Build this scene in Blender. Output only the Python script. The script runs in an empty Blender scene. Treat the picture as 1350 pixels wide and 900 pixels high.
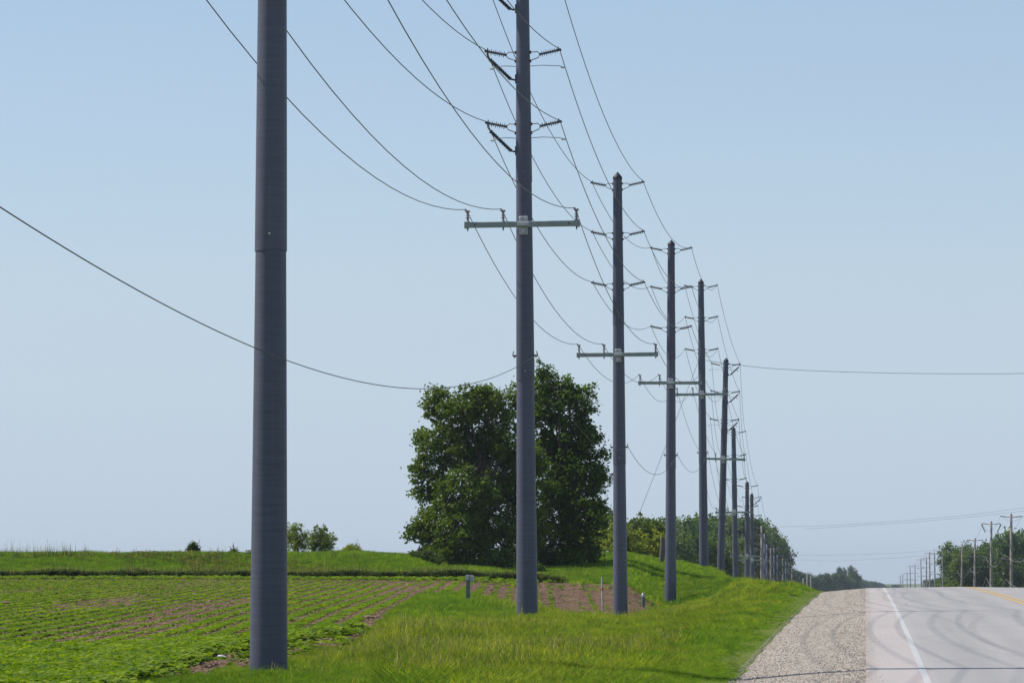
import bpy, bmesh, math, random
import numpy as np
from mathutils import Vector, Matrix

R = math.radians
rng = np.random.default_rng(7)
random.seed(7)
SC = bpy.context.scene
COL = SC.collection

# ------------------------------------------------------------------ camera
FPX = 5000.0                      # focal length in pixels of a 1350 px wide frame
PITCH = math.atan((768 - 450) / FPX)
YAW = math.atan((1141 - 675) / math.hypot(FPX, 318))
EYE = Vector((0, 0, 1.6))
cam_d = bpy.data.cameras.new('camera')
cam = bpy.data.objects.new('camera', cam_d)
COL.objects.link(cam)
cam.location = EYE
cam.rotation_euler = (math.pi / 2 + PITCH, 0, YAW)
cam_d.sensor_width = 36
cam_d.lens = 36 * FPX / 1350
cam_d.clip_start = 0.5
cam_d.clip_end = 60000
SC.camera = cam
CAMR = cam.rotation_euler.to_matrix()

# ------------------------------------------------------------------ light
SUN_EL, SUN_AZ = R(54), R(-79)     # azimuth from +Y (along the road) towards +X: the sun stands left, a little ahead
sun_dir = Vector((math.sin(SUN_AZ) * math.cos(SUN_EL), math.cos(SUN_AZ) * math.cos(SUN_EL), math.sin(SUN_EL)))
world = bpy.data.worlds.new('World')
SC.world = world
world.use_nodes = True
wn = world.node_tree
wn.nodes.clear()
sky = wn.nodes.new('ShaderNodeTexSky')
sky.sky_type = 'NISHITA'
sky.sun_disc = False
sky.sun_elevation = SUN_EL
sky.sun_rotation = SUN_AZ
sky.altitude = 300
sky.air_density = 1.0
sky.dust_density = 0.1
sky.ozone_density = 3.5
bg = wn.nodes.new('ShaderNodeBackground')
bg.inputs['Strength'].default_value = 0.12
wo = wn.nodes.new('ShaderNodeOutputWorld')
# pale summer haze towards the horizon, the same all round
tc = wn.nodes.new('ShaderNodeTexCoord'); sx = wn.nodes.new('ShaderNodeSeparateXYZ'); wn.links.new(tc.outputs['Generated'], sx.inputs[0])
rp = wn.nodes.new('ShaderNodeValToRGB')
for _ in range(3): rp.color_ramp.elements.new(.5)
for i, (p, v) in enumerate([(0, .97), (.04, .93), (.12, .50), (.25, .22), (.5, .05)]):
    rp.color_ramp.elements[i].position = p; rp.color_ramp.elements[i].color = (v, v, v, 1)
wn.links.new(sx.outputs[2], rp.inputs[0])
mx = wn.nodes.new('ShaderNodeMix'); mx.data_type = 'RGBA'
wn.links.new(rp.outputs[0], mx.inputs[0]); wn.links.new(sky.outputs[0], mx.inputs[6])
HZ = (.53, .635, .755)
mx.inputs[7].default_value = tuple(c / .12 for c in HZ) + (1,)
wn.links.new(mx.outputs[2], bg.inputs[0])
wn.links.new(bg.outputs[0], wo.inputs[0])
sd = bpy.data.lights.new('sun', 'SUN')
sd.energy = 5.0
sd.angle = R(0.5)
sd.color = (1.0, 0.955, 0.88)
sun = bpy.data.objects.new('sun', sd)
COL.objects.link(sun)
sun.rotation_euler = sun_dir.to_track_quat('Z', 'Y').to_euler()
sun.location = (0, 0, 60)
SC.view_settings.view_transform = 'Standard'
SC.view_settings.look = 'None'
SC.view_settings.exposure = 0.0
SC.view_settings.gamma = 1.0
SC.cycles.volume_bounces = 0
SC.cycles.max_bounces = 6
SC.cycles.transparent_max_bounces = 12

# ------------------------------------------------------------------ measuring helpers
def at(px, py, Y):
    """the point of the place that the survey photograph shows at px,py, Y metres up the road"""
    d = CAMR @ Vector((px - 675, -(py - 450), -FPX))
    return EYE + d * (Y / d.y)

def colpx(X, Y):
    """survey column of a ground point (vectorised)"""
    return 675 + math.hypot(FPX, 318) * np.tan(np.arctan2(X, Y) + YAW)

def hermite(x, xs, ys):
    x = np.asarray(x, float); xs = np.asarray(xs, float); ys = np.asarray(ys, float)
    h = np.diff(xs); d = np.diff(ys) / h
    m = np.zeros_like(ys)
    m[0], m[-1] = d[0], d[-1]
    for i in range(1, len(xs) - 1):
        if d[i - 1] * d[i] <= 0: m[i] = 0
        else:
            w1, w2 = 2 * h[i] + h[i - 1], h[i] + 2 * h[i - 1]
            m[i] = (w1 + w2) / (w1 / d[i - 1] + w2 / d[i])
    xc = np.clip(x, xs[0], xs[-1])
    i = np.clip(np.searchsorted(xs, xc, side='right') - 1, 0, len(xs) - 2)
    t = (xc - xs[i]) / h[i]
    return ((2*t**3 - 3*t**2 + 1) * ys[i] + (t**3 - 2*t**2 + t) * h[i] * m[i]
            + (-2*t**3 + 3*t**2) * ys[i + 1] + (t**3 - t**2) * h[i] * m[i + 1])

# long profile of the road: up to a crest 165 m ahead, then down into a wide shallow valley
RY = [-60, 0, 20, 35, 48.7, 60, 73.5, 101, 130, 150, 165, 180, 200, 230, 260, 300, 350, 430, 600, 900, 2000, 60000]
RZ = [0, 0, .10, .22, .35, .49, .66, .93, 1.17, 1.30, 1.37, 1.36, 1.15, .35, -1.0, -3.2, -5.8, -8.6, -9.8, -11.5, -11.5, -11.5]
def road_z(Y): return hermite(Y, RY, RZ)
def cross(X):
    X = np.asarray(X, float)
    return np.where(X < 0, 0.085 * X, np.where(X < 4.35, 0.014 * X, 0.061 - 0.014 * (X - 4.35)))

TD = [50, 62, 75, 97, 118, 139, 160, 172, 186, 200, 225, 255]
TP = {
 -400: [900, 862, 836, 806, 788, 775, 766, 762, 735, 734, 738, 744],
    0: [900, 862, 836, 806, 788, 775, 766, 762, 735, 734, 738, 744],
  354: [907, 870, 840, 806, 788, 775, 766, 762, 734, 733, 737, 743],
  500: [908, 871, 840, 806, 789, 776, 767, 763, 734, 731, 734, 742],
  600: [906, 869, 841, 807, 787, 777, 768, 763, 752, 740, 735, 742],
  695: [905, 869, 841, 813, 802, 795, 778, 767, 758, 748, 738, 744],
  760: [903, 867, 840, 818, 812, 806, 786, 771, 758, 745, 736, 742],
  817: [903, 867, 842, 825, 818, 812, 792, 775, 759, 741, 731, 738],
  884: [902, 866, 842, 828, 822, 815, 807, 802, 782, 755, 741, 750],
  930: [900, 864, 839, 820, 812, 806, 797, 791, 779, 763, 749, 765],
  980: [898, 860, 835, 812, 800, 790, 775, 767, 765, 767, 776, 795],
 1030: [896, 857, 832, 806, 793, 782, 773, 771, 772, 776, 788, 800],
}
TX = sorted(TP)
TZ = []
for p in TX:
    TZ.append([at(p, y, d).z for y, d in zip(TP[p], TD)])
DD = [-60, 0, 25] + TD + [300, 350, 430, 600, 900, 2000, 60000]
TAIL = [-3.0, -6.0, -8.8, -10.0, -11.8, -11.8, -11.8]
TZ = [[0.0, 0.0, z[0] * .45] + z + TAIL for z in TZ]

def ground_z(X, Y):
    X = np.atleast_1d(np.asarray(X, float)); Y = np.atleast_1d(np.asarray(Y, float))
    X, Y = np.broadcast_arrays(X, Y)
    px = colpx(X, np.maximum(Y, 50)); px = np.where(X / np.maximum(Y, 50) < -0.6, -400, px)
    px = np.clip(px, TX[0], TX[-1])
    cols = np.array([hermite(Y.ravel(), DD, z) for z in TZ])
    i = np.clip(np.searchsorted(TX, px.ravel(), side='right') - 1, 0, len(TX) - 2)
    txa = np.array(TX, float)
    t = (px.ravel() - txa[i]) / (txa[i + 1] - txa[i])
    t = t * t * (3 - 2 * t)
    k = np.arange(i.size)
    zt = (cols[i, k] * (1 - t) + cols[i + 1, k] * t).reshape(X.shape)
    # gentle lumps in the verge
    lump = 0.03 * np.sin(X * 1.3 + Y * .31) * np.cos(Y * .23 - X * .4) + .02 * np.sin(X * 2.9 - Y * .77)
    zt = zt + lump * np.clip((300 - Y) / 100, 0, 1) * np.clip((px - 480) / 150, .12, 1)
    zr = road_z(Y)
    zl = zr - 0.17 + 0.0 * X
    b = np.clip((-X - 1.9) / 1.5, 0, 1); b = b * b * (3 - 2 * b)
    zleft = zl * (1 - b) + zt * b
    zmid = zr - 0.28
    zright = zr + 0.0 - 0.25 * np.clip((X - 10.5) / 3, 0, 1) - .28
    m = np.clip((X + 1.8) / .5, 0, 1)
    z = np.where(X < -1.3, zleft * (1 - m) + zmid * m, zmid)
    z = np.where(X > 9, zright, z)
    return z
def gz(x, y): return float(ground_z(x, y)[0])
def pave_z(X, Y): return road_z(Y) + cross(X)
def road_hit(px, py):
    lo = None
    for Y in np.arange(30, 170, .5):
        p = at(px, py, Y)
        if p.z <= pave_z(p.x, Y): return p.x, Y
    return p.x, Y
def ground_hit(px, py):
    for Y in np.arange(40, 240, .5):
        p = at(px, py, Y)
        if p.z <= gz(p.x, Y): return p.x, float(Y)
    return p.x, 230.0

# ------------------------------------------------------------------ object helpers
ORDS = ['first', 'second', 'third', 'fourth', 'fifth', 'sixth', 'seventh', 'eighth', 'ninth', 'tenth', 'eleventh', 'twelfth', 'thirteenth', 'fourteenth', 'fifteenth', 'sixteenth', 'seventeenth', 'eighteenth', 'nineteenth', 'twentieth']
def tag(o, label=None, cat=None, group=None, kind=None):
    if label: o['label'] = label
    if cat: o['category'] = cat
    if group: o['group'] = group
    if kind: o['kind'] = kind
    return o
def empty(name, loc, label, cat, group=None, rot=(0, 0, 0)):
    o = bpy.data.objects.new(name, None); COL.objects.link(o)
    o.location = loc; o.rotation_euler = rot
    o.empty_display_size = .3
    return tag(o, label, cat, group)
def link_mesh(name, me, mats, parent=None):
    o = bpy.data.objects.new(name, me); COL.objects.link(o)
    if mats is not None and len(me.materials) == 0:
        for m in (mats if isinstance(mats, (list, tuple)) else [mats]): me.materials.append(m)
    if parent: o.parent = parent
    return o
def np_mesh(name, V, F, smooth=False, mat_idx=None):
    """V (n,3), F (m,k) arrays"""
    V = np.asarray(V, np.float32); F = np.asarray(F, np.int32)
    me = bpy.data.meshes.new(name)
    me.vertices.add(len(V)); me.vertices.foreach_set('co', V.ravel())
    k = F.shape[1]
    me.loops.add(F.size); me.loops.foreach_set('vertex_index', F.ravel())
    me.polygons.add(len(F)); me.polygons.foreach_set('loop_start', np.arange(0, F.size, k, dtype=np.int32))
    try: me.polygons.foreach_set('loop_total', np.full(len(F), k, np.int32))
    except Exception: pass
    if smooth: me.polygons.foreach_set('use_smooth', np.ones(len(F), bool))
    if mat_idx is not None: me.polygons.foreach_set('material_index', np.asarray(mat_idx, np.int32))
    me.update(calc_edges=True); me.validate()
    return me
class MB:
    def __init__(s): s.V = []; s.F = []; s.S = []
    def quadring(s, rings, closed=True, caps=True, smooth=True):
        base = len(s.V); n = len(rings[0])
        for r in rings: s.V.extend([tuple(p) for p in r])
        for i in range(len(rings) - 1):
            for j in range(n):
                a = base + i * n + j; b = base + i * n + (j + 1) % n
                s.F.append((a, b, b + n, a + n)); s.S.append(smooth)
        if caps:
            for ring, rev in ((rings[0], True), (rings[-1], False)):
                e = len(s.V); s.V.extend([tuple(p) for p in ring])
                f = tuple(e + j for j in range(n)); s.F.append(f[::-1] if rev else f); s.S.append(False)
        return s
    def tube(s, pts, rad, n=8, caps=True):
        pts = [Vector(p) for p in pts]
        if not isinstance(rad, (list, tuple)): rad = [rad] * len(pts)
        rings = []
        for i, p in enumerate(pts):
            d = (pts[min(i + 1, len(pts) - 1)] - pts[max(i - 1, 0)]).normalized()
            up = Vector((0, 0, 1)) if abs(d.z) < .9 else Vector((1, 0, 0))
            u = d.cross(up).normalized(); v = u.cross(d)
            rings.append([p + (u * math.cos(2*math.pi*j/n) + v * math.sin(2*math.pi*j/n)) * rad[i] for j in range(n)])
        return s.quadring(rings, caps=caps)
    def lathe(s, prof, p0=(0,0,0), axis=(0,0,1), n=12, caps=True):
        """prof: list of (distance along the axis, radius)"""
        a = Vector(axis).normalized(); p0 = Vector(p0)
        up = Vector((0, 0, 1)) if abs(a.z) < .9 else Vector((1, 0, 0))
        u = a.cross(up).normalized(); v = a.cross(u)
        if a.z >= .9: u, v = Vector((1,0,0)), Vector((0,1,0))
        rings = [[p0 + a * h + (u * math.cos(2*math.pi*j/n) + v * math.sin(2*math.pi*j/n)) * r for j in range(n)] for h, r in prof]
        return s.quadring(rings, caps=caps)
    def box(s, c, size, bev=0.0, rot=None):
        bm = bmesh.new(); bmesh.ops.create_cube(bm, size=1)
        bmesh.ops.scale(bm, vec=size, verts=bm.verts)
        if bev: bmesh.ops.bevel(bm, geom=bm.edges[:], offset=bev, segments=1, affect='EDGES')
        if rot: bmesh.ops.rotate(bm, verts=bm.verts, matrix=rot)
        base = len(s.V)
        bm.verts.index_update()
        for v in bm.verts: s.V.append(tuple(v.co + Vector(c)))
        for f in bm.faces: s.F.append(tuple(base + v.index for v in f.verts)); s.S.append(False)
        bm.free(); return s
    def mesh(s, name):
        me = bpy.data.meshes.new(name); me.from_pydata(s.V, [], s.F)
        me.polygons.foreach_set('use_smooth', s.S); me.update(); return me
    def build(s, name, mat, parent=None): return link_mesh(name, s.mesh(name), mat, parent)

# ------------------------------------------------------------------ materials
def new_mat(name):
    m = bpy.data.materials.new(name); m.use_nodes = True
    nt = m.node_tree; b = nt.nodes['Principled BSDF']
    return m, nt, b
def N(nt, t, **kw):
    n = nt.nodes.new(t)
    for k, v in kw.items():
        if k in n.inputs.keys() if hasattr(n.inputs, 'keys') else False: n.inputs[k].default_value = v
        else: setattr(n, k, v)
    return n
def ramp(nt, src, stops):
    r = nt.nodes.new('ShaderNodeValToRGB'); e = r.color_ramp.elements
    while len(e) < len(stops): e.new(.5)
    for i, (p, c) in enumerate(stops):
        e[i].position = p; e[i].color = (*c, 1) if len(c) == 3 else c
    nt.links.new(src, r.inputs[0]); return r.outputs[0]
def noise(nt, scale, detail=4, vec=None, rough=.55, dist=0.0):
    n = nt.nodes.new('ShaderNodeTexNoise'); n.inputs['Scale'].default_value = scale
    n.inputs['Detail'].default_value = detail; n.inputs['Roughness'].default_value = rough
    n.inputs['Distortion'].default_value = dist
    if vec is not None: nt.links.new(vec, n.inputs['Vector'])
    return n.outputs['Fac']
def geo_pos(nt): return nt.nodes.new('ShaderNodeNewGeometry').outputs['Position']
def obj_pos(nt): return nt.nodes.new('ShaderNodeTexCoord').outputs['Object']
def mapping(nt, vec, scale=(1,1,1), rot=(0,0,0)):
    m = nt.nodes.new('ShaderNodeMapping'); m.inputs['Scale'].default_value = scale; m.inputs['Rotation'].default_value = rot
    nt.links.new(vec, m.inputs['Vector']); return m.outputs[0]
def mixc(nt, fac, a, b, mode='MIX'):
    m = nt.nodes.new('ShaderNodeMix'); m.data_type = 'RGBA'; m.blend_type = mode
    for sock, v in ((m.inputs[0], fac), (m.inputs[6], a), (m.inputs[7], b)):
        if hasattr(v, 'is_linked') or hasattr(v, 'links'): nt.links.new(v, sock)
        elif isinstance(v, (int, float)): sock.default_value = v
        else: sock.default_value = (*v, 1)
    return m.outputs[2]
def bump(nt, b, src, strength=.3, dist=.01):
    n = nt.nodes.new('ShaderNodeBump'); n.inputs['Strength'].default_value = strength; n.inputs['Distance'].default_value = dist
    nt.links.new(src, n.inputs['Height']); nt.links.new(n.outputs[0], b.inputs['Normal'])
def simple(name, c, rough=.6, metal=0.0, var=.25, scale=6.0):
    m, nt, b = new_mat(name)
    f = noise(nt, scale, 4, obj_pos(nt))
    col = ramp(nt, f, [(.3, tuple(x * (1 - var) for x in c)), (.7, tuple(min(1, x * (1 + var)) for x in c))])
    nt.links.new(col, b.inputs['Base Color'])
    b.inputs['Roughness'].default_value = rough; b.inputs['Metallic'].default_value = metal
    return m

# spun composite pole: dark blue grey, fine slanted winding bands
def mat_pole():
    m, nt, b = new_mat('wound composite')
    op = obj_pos(nt)
    wv = nt.nodes.new('ShaderNodeTexWave'); wv.wave_type = 'BANDS'; wv.bands_direction = 'Z'
    wv.inputs['Scale'].default_value = 3.4; wv.inputs['Distortion'].default_value = 3.0
    wv.inputs['Detail'].default_value = 3; wv.inputs['Detail Scale'].default_value = 1.2
    nt.links.new(mapping(nt, op, (1, 1, 1), (R(0), R(7), 0)), wv.inputs['Vector'])
    n1 = noise(nt, 1.0, 6, mapping(nt, op, (1.2, 1.2, 26)), .7)
    n2 = noise(nt, .9, 4, mapping(nt, op, (1, 1, .35)))
    n3 = noise(nt, 1.0, 3, mapping(nt, op, (2.2, 2.2, 60), (0, R(4), 0)), .6)
    c1 = ramp(nt, n1, [(.3, (.075, .078, .110)), (.72, (.120, .124, .168))])
    c1 = mixc(nt, .32, c1, ramp(nt, n3, [(.35, (.072, .077, .105)), (.7, (.155, .163, .21))]))
    c2 = mixc(nt, .05, c1, ramp(nt, wv.outputs['Fac'], [(0, (.04, .042, .06)), (1, (.11, .115, .15))]))
    c3 = mixc(nt, ramp(nt, n2, [(.35, (0, 0, 0)), (.75, (.5, .5, .5))]), c2, (.080, .078, .105))
    sp = noise(nt, 14, 2, op)
    c4 = mixc(nt, ramp(nt, sp, [(.78, (0, 0, 0)), (.82, (.5, .5, .5))]), c3, (.22, .22, .22))
    stk = noise(nt, 1.0, 5, mapping(nt, op, (9, 9, .25)), .6)
    c4 = mixc(nt, ramp(nt, stk, [(.55, (0, 0, 0)), (.78, (.35, .35, .35))]), c4, (.17, .17, .185))
    oi = nt.nodes.new('ShaderNodeObjectInfo')
    c4 = mixc(nt, 1.0, c4, ramp(nt, oi.outputs['Random'], [(0, (.84, .84, .86)), (1, (1.14, 1.14, 1.16))]), 'MULTIPLY')
    nt.links.new(c4, b.inputs['Base Color'])
    b.inputs['Roughness'].default_value = .52
    b.inputs['Specular IOR Level'].default_value = .35
    bump(nt, b, n3, .35, .004)
    return m
M = {}
M['pole'] = mat_pole()
M['cap'] = simple('black rubber cap', (.03, .03, .035), .6)
M['arm'] = simple('grey green fibreglass', (.26, .30, .28), .6, 0, .12, 3)
M['galv'] = simple('galvanised steel', (.42, .42, .43), .45, .5, .25, 12)
M['dark_metal'] = simple('dark fittings', (.07, .07, .08), .5, .3)
M['insul'] = simple('grey polymer insulator', (.16, .155, .17), .5)
M['ins_dark'] = simple('black polymer arrester', (.035, .037, .05), .45)
M['pin'] = simple('porcelain pin insulator', (.30, .26, .26), .35)
M['fin'] = simple('pale standoff rod', (.55, .54, .50), .5, .2)
M['wire'] = simple('weathered conductor', (.11, .115, .12), .5, .4)
M['cable'] = simple('black sheathed cable', (.035, .035, .04), .6)
M['wood'] = simple('weathered pole wood', (.27, .225, .205), .85, 0, .25, 4)
M['white'] = simple('white plastic', (.72, .70, .68), .5, 0, .1)
M['red'] = simple('red band', (.45, .06, .05), .6, 0, .1)
M['post_wood'] = simple('dark grey timber', (.13, .15, .15), .8)
M['bark'] = simple('bark', (.085, .065, .05), .9, 0, .35, 5)

def mat_leaf(name, c_dark, c_light, scale=.6, trans=.35, rough=.5, spec=.3):
    m, nt, b = new_mat(name)
    g = nt.nodes.new('ShaderNodeNewGeometry')
    f = noise(nt, scale, 3, g.outputs['Position'])
    f2 = noise(nt, scale * 14, 2, g.outputs['Position'])
    mx = nt.nodes.new('ShaderNodeMath'); mx.operation = 'MULTIPLY_ADD'
    nt.links.new(f2, mx.inputs[0]); mx.inputs[1].default_value = .5
    mh = nt.nodes.new('ShaderNodeMath'); mh.operation = 'MULTIPLY'; mh.inputs[1].default_value = .5
    nt.links.new(f, mh.inputs[0]); nt.links.new(mh.outputs[0], mx.inputs[2])
    col = ramp(nt, mx.outputs[0], [(.36, c_dark), (.64, c_light)])
    oi = nt.nodes.new('ShaderNodeObjectInfo')
    col = mixc(nt, 1.0, col, ramp(nt, oi.outputs['Random'], [(0, (.5, .6, .6)), (.5, (1, 1, 1)), (1, (1.6, 1.35, 1.2))]), 'MULTIPLY')
    nt.links.new(col, b.inputs['Base Color'])
    b.inputs['Roughness'].default_value = rough; b.inputs['Specular IOR Level'].default_value = spec
    tr = nt.nodes.new('ShaderNodeBsdfTranslucent')
    tcol = mixc(nt, 1.0, col, (1.5, 1.6, .55), 'MULTIPLY')
    nt.links.new(tcol, tr.inputs['Color'])
    ms = nt.nodes.new('ShaderNodeMixShader'); ms.inputs[0].default_value = trans
    nt.links.new(b.outputs[0], ms.inputs[1]); nt.links.new(tr.outputs[0], ms.inputs[2])
    nt.links.new(ms.outputs[0], nt.nodes['Material Output'].inputs['Surface'])
    return m
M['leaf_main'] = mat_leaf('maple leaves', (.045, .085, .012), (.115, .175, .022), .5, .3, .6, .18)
M['leaf_olive'] = mat_leaf('yellow green leaves', (.14, .19, .014), (.26, .31, .035), .6, .3)
M['leaf_wood'] = mat_leaf('woodland leaves', (.08, .14, .04), (.15, .22, .06), .25, .3)
M['leaf_bush'] = mat_leaf('bush leaves', (.15, .20, .03), (.30, .34, .07), .8, .3)
M['leaf_far'] = mat_leaf('far woodland leaves', (.04, .085, .035), (.08, .13, .05), .05, .25)
M['grass'] = mat_leaf('verge grass', (.115, .195, .014), (.37, .40, .045), .36, .45, .6, .15)
M['grass_berm'] = mat_leaf('bank grass', (.10, .20, .014), (.22, .32, .030), .5, .42, .6, .15)
M['grass_weed'] = mat_leaf('weeds coloured for shade', (.04, .07, .014), (.095, .13, .03), .6, .25, .7, .15)  # dark tone holds the self-shade of the steep bank foot
M['straw'] = mat_leaf('seed heads', (.26, .26, .06), (.42, .38, .14), 2, .2, .8, .1)
M['crop'] = mat_leaf('crop leaves', (.085, .16, .008), (.21, .30, .014), .5, .35, .65, .15)

# ------------------------------------------------------------------ ground sheet
def field_line(px):
    """distance where the ploughed field begins, per survey column"""
    return np.interp(px, [-400, 60, 150, 330, 470, 495, 535, 560, 620, 700, 745, 790, 830, 862, 880],
                         [43, 44, 48.5, 60, 71, 84, 107, 129, 138, 131, 122, 128, 142, 168, 400])
def in_field(X, Y):
    px = colpx(X, Y)
    wob = 1.2 * np.sin(px * .11) + .8 * np.sin(px * .31 + 1)
    far = np.interp(px, [-400, 560, 600, 760, 870], [171, 171, 172, 174, 176]) + .6 * np.sin(px * .23)
    return (Y > field_line(px) + wob) & (Y < far) & (px < 876)

rows = np.unique(np.concatenate([np.arange(-60, 40, 10), np.arange(40, 240, .8), np.arange(240, 320, 4),
        np.arange(320, 900, 25), np.geomspace(900, 55000, 24)]))
s1 = np.concatenate([-np.geomspace(6, .36, 14)[:-1], np.linspace(-.30, .06, 150), np.geomspace(.075, 6, 18)])
XX = []; YY = []
for y in rows:
    w = max(y, 40.0)
    XX.append(s1 * w); YY.append(np.full(len(s1), y))
XX = np.array(XX); YY = np.array(YY)
ZZ = ground_z(XX, YY)
nr, nc = XX.shape
V = np.stack([XX.ravel(), YY.ravel(), ZZ.ravel()], 1)
ii, jj = np.meshgrid(np.arange(nr - 1), np.arange(nc - 1), indexing='ij')
a = (ii * nc + jj).ravel()
F = np.stack([a, a + 1, a + nc + 1, a + nc], 1)
gm = np_mesh('ground', V, F, True)
fld = in_field(XX, np.maximum(YY, 1)).astype(float).ravel()
at_f = gm.attributes.new('field', 'FLOAT', 'POINT'); at_f.data.foreach_set('value', fld)

m, nt, b = new_mat('earth and turf')
P = geo_pos(nt)
fa = nt.nodes.new('ShaderNodeAttribute'); fa.attribute_name = 'field'
rowv = mapping(nt, P, (3.2, .35, 1), (0, 0, R(-5.15)))
soil = ramp(nt, noise(nt, 1.6, 8, rowv, .7), [(.3, (.078, .045, .028)), (.55, (.17, .105, .064)), (.78, (.30, .205, .13))])
soil = mixc(nt, ramp(nt, noise(nt, 18, 3, P), [(.64, (0,0,0)), (.72, (.5,.5,.5))]), soil, (.42, .32, .22))
turf = ramp(nt, noise(nt, .35, 8, P, .65), [(.3, (.08, .12, .015)), (.6, (.13, .17, .022)), (.8, (.20, .18, .06))])
gc = mixc(nt, fa.outputs['Fac'], turf, soil)
nt.links.new(gc, b.inputs['Base Color']); b.inputs['Roughness'].default_value = .95
b.inputs['Specular IOR Level'].default_value = .1
bump(nt, b, noise(nt, 9, 6, P, .7), .8, .06)
tag(link_mesh('ground', gm, m), kind='structure')

# ------------------------------------------------------------------ road, shoulders, markings
def strip(name, xs, y0, y1, dz, mat, step=2.0, jag=None, parent=None, zoff=None):
    ys = np.unique(np.concatenate([np.arange(y0, min(y1, 260), step), np.arange(min(y1, 260), y1 + 1, 25)]))
    Vv = []
    for k, y in enumerate(ys):
        for q, x in enumerate(xs):
            xx = x + (jag(y) if (jag and q == 0) else 0)
            z = float(pave_z(xx, y)) + dz + (zoff[q] if zoff else 0)
            Vv.append((xx, y, z))
    n = len(xs)
    Fv = [(i*n + j, i*n + j + 1, (i+1)*n + j + 1, (i+1)*n + j) for i in range(len(ys) - 1) for j in range(n - 1)]
    return tag(link_mesh(name, np_mesh(name, Vv, Fv, True), mat, parent), kind='structure')

def mat_asphalt():
    m, nt, b = new_mat('worn pale asphalt')
    P = geo_pos(nt)
    sx = nt.nodes.new('ShaderNodeSeparateXYZ'); nt.links.new(P, sx.inputs[0])
    base = ramp(nt, noise(nt, .8, 8, mapping(nt, P, (1.4, .12, 1)), .6), [(.3, (.33, .314, .302)), (.7, (.385, .366, .352))])
    pink = ramp(nt, noise(nt, .7, 6, mapping(nt, P, (1.3, .16, 1)), .6), [(.35, (.41, .375, .35)), (.6, (.46, .405, .38)), (.8, (.37, .34, .325))])
    mr = nt.nodes.new('ShaderNodeMapRange'); mr.inputs['From Min'].default_value = .70; mr.inputs['From Max'].default_value = .95
    nt.links.new(sx.outputs[0], mr.inputs['Value'])
    c = mixc(nt, mr.outputs[0], pink, base)
    # wheel paths polished darker, oil down the middle of the lane
    def band(x0, w, col, amt, c):
        a_ = nt.nodes.new('ShaderNodeMath'); a_.operation = 'SUBTRACT'; nt.links.new(sx.outputs[0], a_.inputs[0]); a_.inputs[1].default_value = x0
        b_ = nt.nodes.new('ShaderNodeMath'); b_.operation = 'ABSOLUTE'; nt.links.new(a_.outputs[0], b_.inputs[0])
        n_ = nt.nodes.new('ShaderNodeMath'); n_.operation = 'MULTIPLY_ADD'; nt.links.new(noise(nt, .5, 5, mapping(nt, P, (1, .1, 1))), n_.inputs[0]); n_.inputs[1].default_value = w * 1.2; nt.links.new(b_.outputs[0], n_.inputs[2])
        return mixc(nt, ramp(nt, n_.outputs[0], [(w * .5, (amt,)*3), (min(1, w * 1.8), (0, 0, 0))]), c, col)
    c = band(1.65, .38, (.27, .262, .255), .5, c)
    c = band(3.45, .38, (.27, .262, .255), .5, c)
    c = band(2.55, .25, (.24, .235, .235), .35, c)
    c = band(0.05, .12, (.36, .31, .26), .8, c)
    sp = noise(nt, 60, 2, P)
    c = mixc(nt, ramp(nt, sp, [(.35, (.5,.5,.5)), (.5, (0,0,0))]), c, (.16, .155, .155))
    c = mixc(nt, ramp(nt, noise(nt, 45, 2, P), [(.6, (0,0,0)), (.75, (.5,.5,.5))]), c, (.48, .46, .44))
    # old sealed cracks
    vo = nt.nodes.new('ShaderNodeTexVoronoi'); vo.feature = 'DISTANCE_TO_EDGE'; vo.inputs['Scale'].default_value = .16
    nt.links.new(mapping(nt, P, (1, .55, 1)), vo.inputs['Vector'])
    c = mixc(nt, ramp(nt, vo.outputs['Distance'], [(.002, (.22,.22,.22)), (.006, (0,0,0))]), c, (.12, .115, .115))
    nt.links.new(c, b.inputs['Base Color']); b.inputs['Roughness'].default_value = .82
    b.inputs['Specular IOR Level'].default_value = .3
    bump(nt, b, sp, .25, .008)
    return m
strip('road', [0.0, .75, 1.5, 2.5, 3.5, 4.35, 5.2, 6.2, 7.2, 8.0, 8.75], -60, 6000, 0.0, mat_asphalt())

m, nt, b = new_mat('crushed stone')
P = geo_pos(nt)
vo = nt.nodes.new('ShaderNodeTexVoronoi'); vo.inputs['Scale'].default_value = 80; nt.links.new(P, vo.inputs['Vector'])
c = ramp(nt, vo.outputs['Color'], [(.15, (.32, .28, .235)), (.5, (.365, .322, .275)), (.85, (.415, .37, .318))])
c = mixc(nt, .72, c, ramp(nt, noise(nt, .9, 8, mapping(nt, P, (1.2, .22, 1)), .65), [(.3, (.32, .272, .222)), (.7, (.425, .368, .302))]))
nt.links.new(c, b.inputs['Base Color']); b.inputs['Roughness'].default_value = .95; b.inputs['Specular IOR Level'].default_value = .1
bump(nt, b, vo.outputs['Distance'], .4, .01)
M['gravel'] = m
jagf = lambda y: -.15 + .09 * math.sin(y * .37)
strip('gravel_shoulder', [-2.42, -2.16, -1.5, -1.0, -.5, 0.012], -60, 2000, -.012, M['gravel'], 1.0, jagf, zoff=[-.09, -.02, 0, .008, .006, -.004])
strip('gravel_shoulder', [8.738, 9.3, 10.0, 10.9], -60, 2000, -.012, M['gravel'], 4.0, zoff=[-.004, 0, -.03, -.2])

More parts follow.
